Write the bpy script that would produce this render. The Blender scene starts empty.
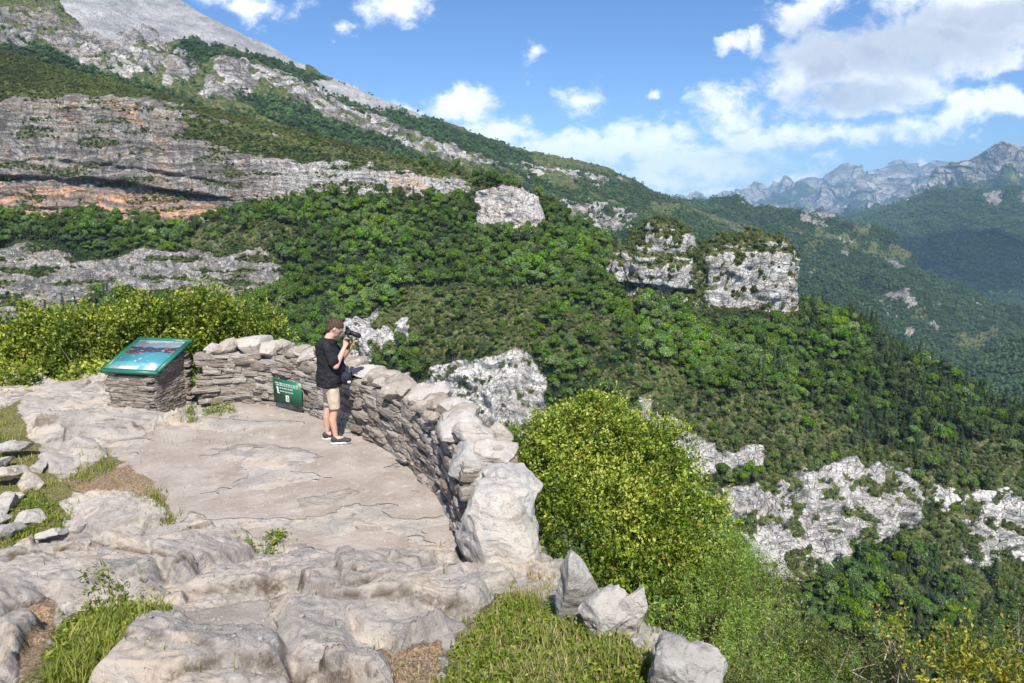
import bpy, bmesh, math, random
import numpy as np
from mathutils import Vector, Matrix
SC = bpy.context.scene
COL = SC.collection
R = math.radians
random.seed(7); RNG = np.random.default_rng(11)

# ------------------------------------------------------------------ camera numbers
F = 24/36*1024; PITCH = R(12.1); CAMZ = 3.35
cp, sp = math.cos(PITCH), math.sin(PITCH)
def ray(px, py):
    px = np.asarray(px, float); py = np.asarray(py, float)
    a = (px-512)/F; b = (341.5-py)/F
    x = a; y = cp+b*sp; z = -sp+b*cp
    return x/y, z/y
def pt(px, py, Y):                       # the place in the world seen at a pixel, Y metres ahead
    rx, rz = ray(px, py); Y = np.asarray(Y, float)
    return np.stack([rx*Y, Y+0*rx, CAMZ+rz*Y], -1)
def gpt(px, py, z=0.0):                  # same, on the level z
    rx, rz = ray(px, py); Y = (z-CAMZ)/rz
    return np.stack([rx*Y, Y, z+0*Y], -1)
def proj(P):
    P = np.asarray(P, float); d = P-np.array([0, 0, CAMZ])
    f = d[..., 1]*cp-d[..., 2]*sp; u = d[..., 1]*sp+d[..., 2]*cp
    f = np.where(np.abs(f) < 1e-6, 1e-6, f)
    return 512+F*d[..., 0]/f, 341.5-F*u/f, f

# ------------------------------------------------------------------ noise
_perm = np.random.default_rng(3).permutation(256).astype(np.int64); _perm = np.concatenate([_perm, _perm, _perm])
_g = np.random.default_rng(5).normal(size=(256, 3)); _g /= np.linalg.norm(_g, axis=1)[:, None]
_g32 = _g.astype(np.float32); _perm = _perm.astype(np.int32)
def pn(P):
    sh = P.shape[:-1]; P = np.asarray(P).reshape(-1, 3)
    if len(P) > 65536: return np.concatenate([pn(P[k:k+65536]) for k in range(0, len(P), 65536)]).reshape(sh)
    i = np.floor(P); f = (P-i).astype(np.float32); i = i.astype(np.int32) & 255
    x, y, z = f[:, 0], f[:, 1], f[:, 2]; w = f*f*f*(f*(f*6-15)+10); wx, wy, wz = w[:, 0], w[:, 1], w[:, 2]
    A = [_perm[i[:, 0]], _perm[i[:, 0]+1]]; B = [[_perm[a+i[:, 1]], _perm[a+i[:, 1]+1]] for a in A]
    def c(dx, dy, dz):
        g = _g32[_perm[B[dx][dy]+i[:, 2]+dz]]; return g[:, 0]*(x-dx)+g[:, 1]*(y-dy)+g[:, 2]*(z-dz)
    def lz(dx, dy): a = c(dx, dy, 0); return a+(c(dx, dy, 1)-a)*wz
    def ly(dx): a = lz(dx, 0); return a+(lz(dx, 1)-a)*wy
    a = ly(0); return ((a+(ly(1)-a)*wx)*1.6).astype(np.float64).reshape(sh)
def fbm(P, o=4, gain=.5, lac=2.03):
    s = 0; a = 1; P = np.asarray(P, float)
    for k in range(o):
        s = s+a*pn(P+k*17.3); P = P*lac; a *= gain
    return s
def ridged(P, o=4, gain=.5, lac=2.1):
    s = 0; a = 1; P = np.asarray(P, float)
    for k in range(o):
        s = s+a*(1-2*np.abs(pn(P+k*9.1))); P = P*lac; a *= gain
    return s
def sst(a, b, x):
    t = np.clip((x-a)/(b-a), 0, 1); return t*t*(3-2*t)
def sdpoly(x, y, poly):                  # signed distance, positive inside
    poly = np.asarray(poly, float); d = np.full(np.shape(x), 1e18); ins = np.zeros(np.shape(x), bool); n = len(poly)
    for k in range(n):
        ax, ay = poly[k]; bx, by = poly[(k+1) % n]
        ex, ey = bx-ax, by-ay; wx, wy = x-ax, y-ay
        t = np.clip((wx*ex+wy*ey)/(ex*ex+ey*ey+1e-12), 0, 1)
        d = np.minimum(d, (wx-ex*t)**2+(wy-ey*t)**2)
        if abs(ey) > 1e-12:
            c = ((ay > y) != (by > y)) & (x < ex*(y-ay)/ey+ax); ins ^= c
    d = np.sqrt(d); return np.where(ins, d, -d)
def st(*a): return np.stack(a, -1)

# ------------------------------------------------------------------ object helpers
def tag(o, label=None, cat=None, group=None, kind=None):
    if label: o['label'] = label
    if cat: o['category'] = cat
    if group: o['group'] = group
    if kind: o['kind'] = kind
    return o
def link(name, me, mats=(), parent=None, smooth=True):
    for m in (mats if isinstance(mats, (list, tuple)) else [mats]): me.materials.append(m)
    if smooth: me.polygons.foreach_set('use_smooth', np.ones(len(me.polygons), bool))
    o = bpy.data.objects.new(name, me); COL.objects.link(o)
    if parent is not None: o.parent = parent
    return o
def empty(name, loc, rz=0):
    o = bpy.data.objects.new(name, None); COL.objects.link(o); o.location = loc; o.rotation_euler = (0, 0, rz); o.empty_display_size = .2
    return o
def mesh_np(V, Q, attrs=None, n=4, mi=None):
    V = np.asarray(V, np.float32); Q = np.asarray(Q, np.int32)
    me = bpy.data.meshes.new('m'); me.vertices.add(len(V)); me.vertices.foreach_set('co', V.ravel())
    me.loops.add(Q.size); me.loops.foreach_set('vertex_index', Q.ravel())
    me.polygons.add(len(Q)); me.polygons.foreach_set('loop_start', np.arange(0, Q.size, n, dtype=np.int32))
    try: me.polygons.foreach_set('loop_total', np.full(len(Q), n, np.int32))
    except Exception: pass
    if mi is not None: me.polygons.foreach_set('material_index', np.asarray(mi, np.int32))
    for k, a in (attrs or {}).items():
        at = me.attributes.new(k, 'FLOAT', 'POINT'); at.data.foreach_set('value', np.asarray(a, np.float32).ravel())
    me.update(); me.validate(); return me
def grid_faces(nu, nv, flip=False):
    i = np.arange(nu*nv).reshape(nv, nu); a = i[:-1, :-1].ravel(); b = i[:-1, 1:].ravel(); c = i[1:, 1:].ravel(); d = i[1:, :-1].ravel()
    return np.stack([a, d, c, b] if flip else [a, b, c, d], -1)
def grid_normals(P):
    du = np.gradient(P, axis=1); dv = np.gradient(P, axis=0); n = np.cross(du, dv)
    return n/(np.linalg.norm(n, axis=-1, keepdims=True)+1e-9)
def bm_mesh(bm):
    me = bpy.data.meshes.new('m'); bm.to_mesh(me); bm.free(); return me
def baked(me, mods):
    """run modifiers over a mesh, return the result as a plain mesh"""
    o = bpy.data.objects.new('tmp', me); COL.objects.link(o)
    for t, kw in mods:
        m = o.modifiers.new('m', t)
        for k, v in kw.items(): setattr(m, k, v)
    dg = bpy.context.evaluated_depsgraph_get(); dg.update()
    r = bpy.data.meshes.new_from_object(o.evaluated_get(dg)); bpy.data.objects.remove(o); return r
def get_co(me):
    a = np.empty(len(me.vertices)*3, np.float32); me.vertices.foreach_get('co', a); return a.reshape(-1, 3).astype(float)
def get_no(me):
    a = np.empty(len(me.vertices)*3, np.float32); me.vertices.foreach_get('normal', a); return a.reshape(-1, 3).astype(float)
def set_co(me, V):
    me.vertices.foreach_set('co', np.asarray(V, np.float32).ravel()); me.update()
def capsule(bm, a, b, ra, rb, n=14):
    """tapered limb with round ends"""
    a = Vector(a); b = Vector(b); ax = (b-a); L = ax.length
    q = ax.to_track_quat('Z', 'Y') if L > 1e-6 else Vector((0, 0, 1)).to_track_quat('Z', 'Y')
    prof = [(-ra*math.cos(t), ra*math.sin(t)) for t in np.linspace(.15, math.pi/2, 5)]+[(L+rb*math.cos(t), rb*math.sin(t)) for t in np.linspace(math.pi/2, .15, 5)]
    rings = []
    for z, r in prof:
        rings.append([bm.verts.new(a+q@Vector((r*math.cos(2*math.pi*k/n), r*math.sin(2*math.pi*k/n), z))) for k in range(n)])
    for r0, r1 in zip(rings, rings[1:]):
        for k in range(n): bm.faces.new((r0[k], r0[(k+1) % n], r1[(k+1) % n], r1[k]))
    bm.faces.new(rings[0][::-1]); bm.faces.new(rings[-1])
def loft(bm, secs, n=20):
    """rings (centre, rx, ry, tilt about y)"""
    rings = []
    for c, rx, ry, tilt in secs:
        c = Vector(c); m = Matrix.Rotation(tilt, 3, 'Y')
        rings.append([bm.verts.new(c+m@Vector((rx*math.cos(2*math.pi*k/n), ry*math.sin(2*math.pi*k/n), 0))) for k in range(n)])
    for r0, r1 in zip(rings, rings[1:]):
        for k in range(n): bm.faces.new((r0[k], r0[(k+1) % n], r1[(k+1) % n], r1[k]))
    bm.faces.new(rings[0][::-1]); bm.faces.new(rings[-1])
def ellipsoid(bm, c, r, rot=None, sub=2):
    m = Matrix.Translation(Vector(c))@((rot.to_4x4()) if rot else Matrix())@Matrix.Diagonal((*r, 1))
    bmesh.ops.create_icosphere(bm, subdivisions=sub, radius=1, matrix=m)
def box(bm, c, s, rot=None, bev=0):
    m = Matrix.Translation(Vector(c))@((rot.to_4x4()) if rot else Matrix())@Matrix.Diagonal((*s, 1))
    g = bmesh.ops.create_cube(bm, size=1, matrix=m)
    if bev:
        es = list({e for v in g['verts'] for e in v.link_edges})
        bmesh.ops.bevel(bm, geom=es, offset=bev, segments=2, affect='EDGES')

# ------------------------------------------------------------------ materials
class NT:
    def __init__(s, name, world=None):
        if world is None:
            s.m = bpy.data.materials.new(name); s.m.use_nodes = True; s.t = s.m.node_tree
        else: s.m = world; s.t = world.node_tree
        s.t.nodes.clear()
    def n(s, typ, ins=None, **kw):
        nd = s.t.nodes.new(typ)
        for k, v in kw.items(): setattr(nd, k, v)
        for k, v in (ins or {}).items(): s.set(nd.inputs[k], v)
        return nd
    def set(s, inp, v):
        if isinstance(v, bpy.types.NodeSocket): s.t.links.new(v, inp)
        elif isinstance(v, bpy.types.Node): s.t.links.new(v.outputs[0], inp)
        else: inp.default_value = v
    def math(s, op, a, b=None, c=None, clamp=False):
        nd = s.n('ShaderNodeMath', operation=op, use_clamp=clamp); s.set(nd.inputs[0], a)
        if b is not None: s.set(nd.inputs[1], b)
        if c is not None: s.set(nd.inputs[2], c)
        return nd.outputs[0]
    def vm(s, op, a, b=None):
        nd = s.n('ShaderNodeVectorMath', operation=op); s.set(nd.inputs[0], a)
        if b is not None: s.set(nd.inputs[1], b)
        return nd.outputs[1] if op in ('LENGTH', 'DOT_PRODUCT', 'DISTANCE') else nd.outputs[0]
    def mix(s, f, a, b, blend='MIX'):
        nd = s.n('ShaderNodeMix', data_type='RGBA', blend_type=blend)
        s.set(nd.inputs[0], f)
        for i, v in ((6, a), (7, b)):
            if isinstance(v, tuple): v = (*v, 1) if len(v) == 3 else v
            s.set(nd.inputs[i], v)
        return nd.outputs[2]
    def noise(s, vec, scale, detail=4, rough=.55, dist=0):
        return s.n('ShaderNodeTexNoise', {'Vector': vec, 'Scale': scale, 'Detail': detail, 'Roughness': rough, 'Distortion': dist}).outputs[0]
    def step(s, x, a, b):
        nd = s.n('ShaderNodeMapRange', {'Value': x, 'From Min': a, 'From Max': b}, interpolation_type='SMOOTHSTEP'); return nd.outputs[0]
    def lin(s, x, a, b, c, d):
        return s.n('ShaderNodeMapRange', {'Value': x, 'From Min': a, 'From Max': b, 'To Min': c, 'To Max': d}).outputs[0]
    def attr(s, name): return s.n('ShaderNodeAttribute', attribute_name=name).outputs['Fac']
    def pos(s): return s.n('ShaderNodeNewGeometry').outputs['Position']
    def obj(s): return s.n('ShaderNodeTexCoord').outputs['Object']
    def mapping(s, v, scale): return s.n('ShaderNodeVectorMath', {0: v, 1: scale}, operation='MULTIPLY').outputs[0]
    def bump(s, h, strength, dist):
        return s.n('ShaderNodeBump', {'Height': h, 'Strength': strength, 'Distance': dist}).outputs[0]
    def out(s, col, rough=.85, normal=None, spec=.25, **extra):
        if isinstance(col, tuple): col = (*col, 1)
        b = s.n('ShaderNodeBsdfPrincipled', {'Base Color': col, 'Roughness': rough, 'Specular IOR Level': spec})
        if normal is not None: s.set(b.inputs['Normal'], normal)
        for k, v in extra.items(): s.set(b.inputs[k.replace('_', ' ')], v)
        s.n('ShaderNodeOutputMaterial', {'Surface': b.outputs[0]}); return s.m
def mat_leaf(name, cols, trans=.25, rnd=True, rough=.6, spec=.3):
    """cols: dark, mid, light; per-leaf attribute 'var', per-object random"""
    t = NT(name); v = t.attr('var')
    c = t.mix(t.step(v, 0, .5), cols[0], cols[1]); c = t.mix(t.step(v, .5, 1), c, cols[2])
    if len(cols) > 3: c = t.mix(t.step(v, .955, .965), c, cols[3])
    if rnd:
        r = t.n('ShaderNodeObjectInfo').outputs['Random']
        h = t.n('ShaderNodeHueSaturation', {'Hue': t.lin(r, 0, 1, .478, .515), 'Saturation': t.lin(t.math('FRACT', t.math('MULTIPLY', r, 7.3)), 0, 1, .75, 1.15),
            'Value': t.math('MULTIPLY', t.lin(t.math('FRACT', t.math('MULTIPLY', r, 13.7)), 0, 1, .62, 1.4), t.lin(t.noise(t.pos(), .016, 3, .6), .35, .65, .68, 1.4)), 'Color': c}); c = h.outputs[0]
    b = t.n('ShaderNodeBsdfPrincipled', {'Base Color': c, 'Roughness': rough, 'Specular IOR Level': spec})
    tr = t.n('ShaderNodeBsdfTranslucent', {'Color': t.mix(.5, c, (.25, .3, .02))})
    m = t.n('ShaderNodeMixShader', {0: trans, 1: b.outputs[0], 2: tr.outputs[0]})
    t.n('ShaderNodeOutputMaterial', {'Surface': m.outputs[0]}); return t.m
HAZE = 3.3e-5; EXPO = 0.45
# ------------------------------------------------------------------ the far terrain's cover
def mat_terrain(name, S=1.0):
    """attributes rock, orange, scree, grass; the rest is woodland floor. S = size of the details in metres / 10"""
    t = NT(name); P = t.pos()
    n1 = t.noise(P, .045/S, 6, .6); n2 = t.noise(P, .3/S, 5, .65); n3 = t.noise(P, .5/S, 4, .6)
    wq = t.n('ShaderNodeVectorMath', {0: t.n('ShaderNodeTexNoise', {'Vector': P, 'Scale': .03/S, 'Detail': 3}).outputs[1]}, operation='SCALE'); wq.inputs['Scale'].default_value = 24*S; wrp = t.vm('ADD', P, wq.outputs[0])
    streak = t.noise(t.mapping(wrp, (.22/S, .22/S, .035/S)), 1, 6, .7, .6)      # water streaks run down
    strata = t.noise(t.mapping(wrp, (.02/S, .02/S, .36/S)), 1, 5, .6, .8)      # beds run level
    rock = t.mix(t.step(streak, .36, .62), (.105, .10, .097), (.40, .375, .345))
    rock = t.mix(t.math('MULTIPLY', t.step(n2, .54, .72), .6), rock, (.52, .50, .46))
    rock = t.mix(t.math('MULTIPLY', t.step(strata, .53, .44), .75), rock, (.13, .12, .11))
    rock = t.mix(t.math('MULTIPLY', t.step(n1, .5, .68), .55), rock, (.42, .34, .26))
    oc = t.mix(t.step(streak, .4, .6), (.55, .27, .13), (.62, .42, .28))
    oc = t.mix(t.step(strata, .56, .48), oc, (.25, .2, .18))
    rock = t.mix(t.step(t.math('ADD', t.attr('orange'), t.math('MULTIPLY', t.math('SUBTRACT', n2, .5), 1.2)), .40, .66), rock, oc)
    rock = t.mix(t.step(t.math('ADD', t.attr('pale'), t.math('MULTIPLY', t.math('SUBTRACT', n2, .5), .8)), .35, .7), rock, t.mix(t.step(t.math('ADD', t.math('MULTIPLY', streak, .6), t.math('MULTIPLY', n3, .4)), .36, .58), (.36, .345, .325), (.66, .64, .60)))
    jt = t.n('ShaderNodeTexVoronoi', {'Vector': t.mapping(wrp, (.17/S, .17/S, .10/S)), 'Scale': 1.0, 'Randomness': .9}, feature='DISTANCE_TO_EDGE').outputs[0]; jt2 = t.n('ShaderNodeTexVoronoi', {'Vector': t.mapping(wrp, (.45/S, .45/S, .6/S)), 'Scale': 1.0}, feature='DISTANCE_TO_EDGE').outputs[0]
    jk = t.math('MAXIMUM', t.step(jt, .05, .0), t.math('MULTIPLY', t.step(jt2, .06, .0), .6)); jk = t.math('MULTIPLY', jk, t.step(n2, .35, .55)); rock = t.mix(t.math('MULTIPLY', jk, .75), rock, (.07, .065, .06))
    rock = t.mix(t.math('MULTIPLY', t.step(n3, .42, .34), .75), rock, (.085, .085, .06))
    grass = t.mix(t.step(n2, .4, .64), (.05, .082, .02), (.165, .165, .062))
    grass = t.mix(t.math('MULTIPLY', t.step(n3, .54, .66), .5), grass, (.34, .30, .2))
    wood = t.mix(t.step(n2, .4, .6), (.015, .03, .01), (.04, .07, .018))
    scree = t.mix(t.step(t.noise(t.mapping(P, (.05/S, .02/S, .05/S)), 1, 6, .7), .35, .65), (.27, .27, .28), (.44, .43, .42))
    jit = t.math('MULTIPLY', t.math('SUBTRACT', n2, .5), 1.3)
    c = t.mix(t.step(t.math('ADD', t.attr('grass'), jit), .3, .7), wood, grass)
    c = t.mix(t.step(t.math('ADD', t.attr('scree'), t.math('MULTIPLY', jit, .3)), .35, .65), c, scree)
    c = t.mix(t.step(t.math('ADD', t.attr('rock'), t.math('MULTIPLY', t.math('SUBTRACT', n3, .5), .9)), .4, .6), c, rock)
    h = t.math('ADD', t.math('MULTIPLY', n2, 2.0*S), t.math('ADD', t.math('MULTIPLY', n3, .8*S), t.math('SUBTRACT', t.math('MULTIPLY', strata, 2.6*S), t.math('MULTIPLY', jk, .8*S))))
    return t.out(c, .92, t.bump(h, .9, 1.0), .15)
M_ter = mat_terrain('limestone_and_turf', 1.0)
M_terfar = mat_terrain('mountain_side', 3.5)

def mat_rock(name, tint=(.60, .54, .475), warm=(.58, .465, .345), scale=1.0, sand=False):
    t = NT(name); P = t.pos()
    n1 = t.noise(P, .9*scale, 6, .62, .3); n2 = t.noise(P, 5*scale, 10, .74, .2); n3 = t.noise(P, 28*scale, 7, .78)
    n4 = t.noise(P, 140*scale, 3, .7)
    cr = t.n('ShaderNodeTexVoronoi', {'Vector': t.n('ShaderNodeVectorMath', {0: t.mapping(P, (1, .55, 1.6)), 1: t.mix(1, (0, 0, 0), t.n('ShaderNodeTexNoise', {'Vector': P, 'Scale': 2.4*scale, 'Detail': 4}).outputs[1])}, operation='ADD').outputs[0], 'Scale': 1.5*scale}, feature='DISTANCE_TO_EDGE').outputs[0]
    strat = t.noise(t.mapping(t.vm('ADD', P, t.n('ShaderNodeVectorMath', {0: t.n('ShaderNodeTexNoise', {'Vector': P, 'Scale': 2.0}).outputs[1], 1: (.5, .5, .5)}, operation='MULTIPLY').outputs[0]), (3.2*scale, 2.2*scale, 17*scale)), 1, 5, .65, 1.0)
    c = t.mix(t.step(n1, .38, .62), tuple(x*.66 for x in tint), tint)
    c = t.mix(t.math('MULTIPLY', t.step(n1, .5, .62), .7), c, warm)
    c = t.mix(t.math('MULTIPLY', t.step(n2, .56, .72), .6), c, (.66, .64, .61))
    c = t.mix(t.math('MULTIPLY', t.step(n2, .44, .3), .7), c, (.2, .185, .17))
    c = t.mix(t.math('MULTIPLY', t.step(strat, .46, .36), .55), c, (.24, .215, .19)); c = t.mix(t.math('MULTIPLY', t.step(n3, .46, .32), .85), c, (.15, .14, .13))
    c = t.mix(t.math('MULTIPLY', t.step(n3, .56, .72), .45), c, (.68, .66, .62))
    lich = t.noise(P, 3.1*scale, 8, .72, .5); c = t.mix(t.math('MULTIPLY', t.step(lich, .57, .63), .6), c, (.27, .25, .225)); c = t.mix(t.math('MULTIPLY', t.step(lich, .36, .31), .75), c, (.72, .70, .66))
    crk = t.math('MULTIPLY', t.math('MULTIPLY', t.step(cr, .016, .0), t.step(n1, .54, .62)), .0)
    c = t.mix(t.math('MULTIPLY', crk, .5), c, (.14, .12, .10))
    h = t.math('ADD', t.math('MULTIPLY', n2, .06), t.math('ADD', t.math('MULTIPLY', n3, .034), t.math('ADD', t.math('MULTIPLY', n4, .008), t.math('MULTIPLY', strat, .022))))
    h = t.math('SUBTRACT', h, t.math('MULTIPLY', crk, .015))
    rough = .85
    if sand:
        # trodden grit, soil
        g1 = t.noise(P, 2.2, 5, .6); g2 = t.noise(P, 60, 3, .8); g3 = t.noise(P, 220, 2, .8)
        g4 = t.noise(P, 9, 5, .65); sc = t.mix(t.step(g1, .35, .65), (.315, .265, .22), (.41, .355, .305)); sc = t.mix(t.math('MULTIPLY', t.step(g4, .55, .7), .5), sc, (.60, .56, .51)); sc = t.mix(t.math('MULTIPLY', t.step(g4, .42, .3), .5), sc, (.34, .27, .21))
        sc = t.mix(t.math('MULTIPLY', t.step(g2, .55, .7), .6), sc, (.64, .59, .53))
        sc = t.mix(t.math('MULTIPLY', t.step(g2, .42, .3), .55), sc, (.26, .2, .15))
        c = t.mix(t.math('MULTIPLY', t.attr('joint'), t.step(n2, .38, .56)), c, (.12, .09, .06))
        so = t.mix(t.step(g2, .4, .6), (.13, .085, .05), (.36, .26, .17))
        grs = t.mix(t.step(g2, .4, .6), (.06, .07, .02), (.25, .21, .09))
        a = t.step(t.math('ADD', t.attr('sand'), t.math('MULTIPLY', t.math('SUBTRACT', n2, .5), .7)), .35, .6)
        b = t.step(t.math('ADD', t.attr('soil'), t.math('MULTIPLY', t.math('SUBTRACT', n2, .5), .8)), .4, .6)
        d = t.step(t.math('ADD', t.attr('turf'), t.math('MULTIPLY', t.math('SUBTRACT', n2, .5), .8)), .4, .6)
        c = t.mix(a, c, sc); c = t.mix(b, c, so); c = t.mix(d, c, grs)
        hs = t.math('ADD', t.math('MULTIPLY', g2, .012), t.math('MULTIPLY', g3, .004))
        k = t.math('MAXIMUM', a, t.math('MAXIMUM', b, d))
        h = t.math('ADD', t.math('MULTIPLY', h, t.math('SUBTRACT', 1, k)), t.math('MULTIPLY', hs, k))
    return t.out(c, rough, t.bump(h, .85, .8), .2)
M_ground = mat_rock('limestone_bedrock', sand=True)
M_rock = mat_rock('grey_limestone', (.60, .565, .51), (.57, .49, .39))
M_pale = mat_rock('pale_limestone', (.66, .63, .58), (.60, .53, .44))
def mat_wall(name, v=1.0, pale=0):
    t = NT(name); P = t.pos(); r = t.attr('var')
    n2 = t.noise(P, 9, 6, .65, .2); n3 = t.noise(P, 45, 5, .7)
    strat = t.noise(t.mapping(P, (6, 6, 50)), 1, 4, .6, .6)
    c = t.mix(t.step(r, 0, .55), (.20*v, .165*v, .13*v), (.33*v, .29*v, .245*v)); c = t.mix(t.step(r, .55, 1), c, (.40*v, .365*v, .33*v))
    c = t.mix(t.math('MULTIPLY', t.step(n2, .55, .72), .6+pale), c, (.66, .64, .61))
    c = t.mix(t.math('MULTIPLY', t.step(n2, .45, .3), .65), c, (.16, .13, .10))
    c = t.mix(t.math('MULTIPLY', t.step(n3, .42, .3), .6), c, (.14, .12, .10))
    h = t.math('ADD', t.math('MULTIPLY', n2, .03), t.math('ADD', t.math('MULTIPLY', n3, .012), t.math('MULTIPLY', strat, .018)))
    return t.out(c, .88, t.bump(h, .9, 1.0), .2)
M_wall = mat_wall('dry_stone', 1.0); M_cope = mat_wall('coping_limestone', 1.28, .25)
def plain(name, c, rough=.7, spec=.3, var=.15, scale=12, **k):
    t = NT(name); n = t.noise(t.obj(), scale, 4, .6)
    return t.out(t.mix(t.step(n, .35, .65), tuple(x*(1-var) for x in c), tuple(min(1, x*(1+var)) for x in c)), rough, t.bump(n, .2, .004), spec, **k)
M_bark = plain('bark', (.12, .09, .065), .9, .1, .3, 20)
M_twig = plain('pale_bark', (.34, .28, .22), .9, .1, .3, 20)

# leaves: dark, mid, light(, accent)
L_tree = mat_leaf('broadleaf_leaves', ((.034, .072, .010), (.085, .165, .016), (.175, .27, .034)), .2)
L_con = mat_leaf('conifer_needles', ((.02, .042, .013), (.042, .075, .022), (.08, .125, .035)), .1)
L_shrub = mat_leaf('scrub_leaves', ((.045, .07, .015), (.085, .115, .025), (.16, .18, .05)), .15)
L_far = mat_leaf('far_wood_leaves', ((.035, .075, .024), (.06, .12, .035), (.10, .175, .045)), .1)
L_box = mat_leaf('boxwood_leaves', ((.05, .09, .01), (.20, .28, .028), (.54, .58, .10), (.42, .2, .06)), .3, False, .5, .35)
L_green = mat_leaf('hedge_leaves', ((.045, .09, .012), (.17, .24, .025), (.50, .50, .08), (.4, .36, .08)), .3, False, .5, .35)
L_feather = mat_leaf('feathery_leaves', ((.11, .19, .03), (.27, .40, .07), (.46, .56, .17), (.3, .3, .1)), .3, False, .6, .2)
L_yellow = mat_leaf('yellowing_leaves', ((.12, .16, .02), (.35, .33, .03), (.62, .5, .06), (.55, .22, .04)), .3, False, .5, .3)
L_olive = mat_leaf('olive_shrub_leaves', ((.05, .075, .02), (.13, .15, .04), (.27, .25, .09), (.38, .3, .12)), .25, False, .6, .2)
L_grass = mat_leaf('grass_blades', ((.09, .15, .025), (.24, .28, .045), (.48, .46, .14)), .35, False, .6, .2)
L_dry = mat_leaf('dry_grass_blades', ((.16, .16, .05), (.42, .36, .17), (.62, .52, .33)), .3, False, .7, .2)
# ------------------------------------------------------------------ leaves, trees, bushes, grass
def nrm(v): return v/(np.linalg.norm(v, axis=-1, keepdims=True)+1e-9)
def leaf_quads(P, D, L, W, fold=.25):
    """rhombic leaves at P, long axis D"""
    n = len(P); D = nrm(D); Rn = nrm(RNG.normal(size=(n, 3))); S = nrm(np.cross(D, Rn)); U = np.cross(S, D)
    L = L[:, None]; W = W[:, None]
    m = P+D*L*.5+U*W*fold
    V = np.stack([P, m+S*W*.5, P+D*L, m-S*W*.5], 1).reshape(-1, 3)
    return V, np.arange(n*4).reshape(n, 4)
def patch_quads(P, N, S):
    """square-ish leaf clumps facing N"""
    n = len(P); N = nrm(N); A = nrm(np.cross(N, nrm(RNG.normal(size=(n, 3))))); B = np.cross(N, A); S = S[:, None]
    j = RNG.uniform(.6, 1.2, (n, 4, 1))
    V = np.stack([P-A*S*j[:, 0], P-B*S*j[:, 1]-N*S*.3, P+A*S*j[:, 2], P+B*S*j[:, 3]-N*S*.3], 1).reshape(-1, 3)
    return V, np.arange(n*4).reshape(n, 4)
def sph(n): return nrm(RNG.normal(size=(n, 3)))
def trunk_bm(h, r, limbs=5, lean=.4, spread=2.2, z0=1.5):
    bm = bmesh.new(); top = Vector((RNG.uniform(-lean, lean), RNG.uniform(-lean, lean), h))
    capsule(bm, (0, 0, -.8), top*.45, r, r*.7, 7); capsule(bm, top*.45, top, r*.7, r*.25, 6)
    for k in range(limbs):
        t = RNG.uniform(.35, .8); a = RNG.uniform(0, 6.28); b = top*t
        capsule(bm, b, b+Vector((math.cos(a)*spread, math.sin(a)*spread, RNG.uniform(.6, 1.6))), r*.38, r*.12, 5)
    return bm
def join_two(me1, V2, Q2, var, mi=(0, 1)):
    V1 = get_co(me1); F1 = [list(p.vertices) for p in me1.polygons]; me = bpy.data.meshes.new('m')
    nv = len(V1); faces = F1+[[int(i)+nv for i in q] for q in Q2]
    me.from_pydata([tuple(v) for v in np.concatenate([V1, V2])], [], faces)
    me.polygons.foreach_set('material_index', np.array([mi[0]]*len(F1)+[mi[1]]*len(Q2), np.int32))
    at = me.attributes.new('var', 'FLOAT', 'POINT'); at.data.foreach_set('value', np.concatenate([np.zeros(nv), var]).astype(np.float32)); me.update(); return me
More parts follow.
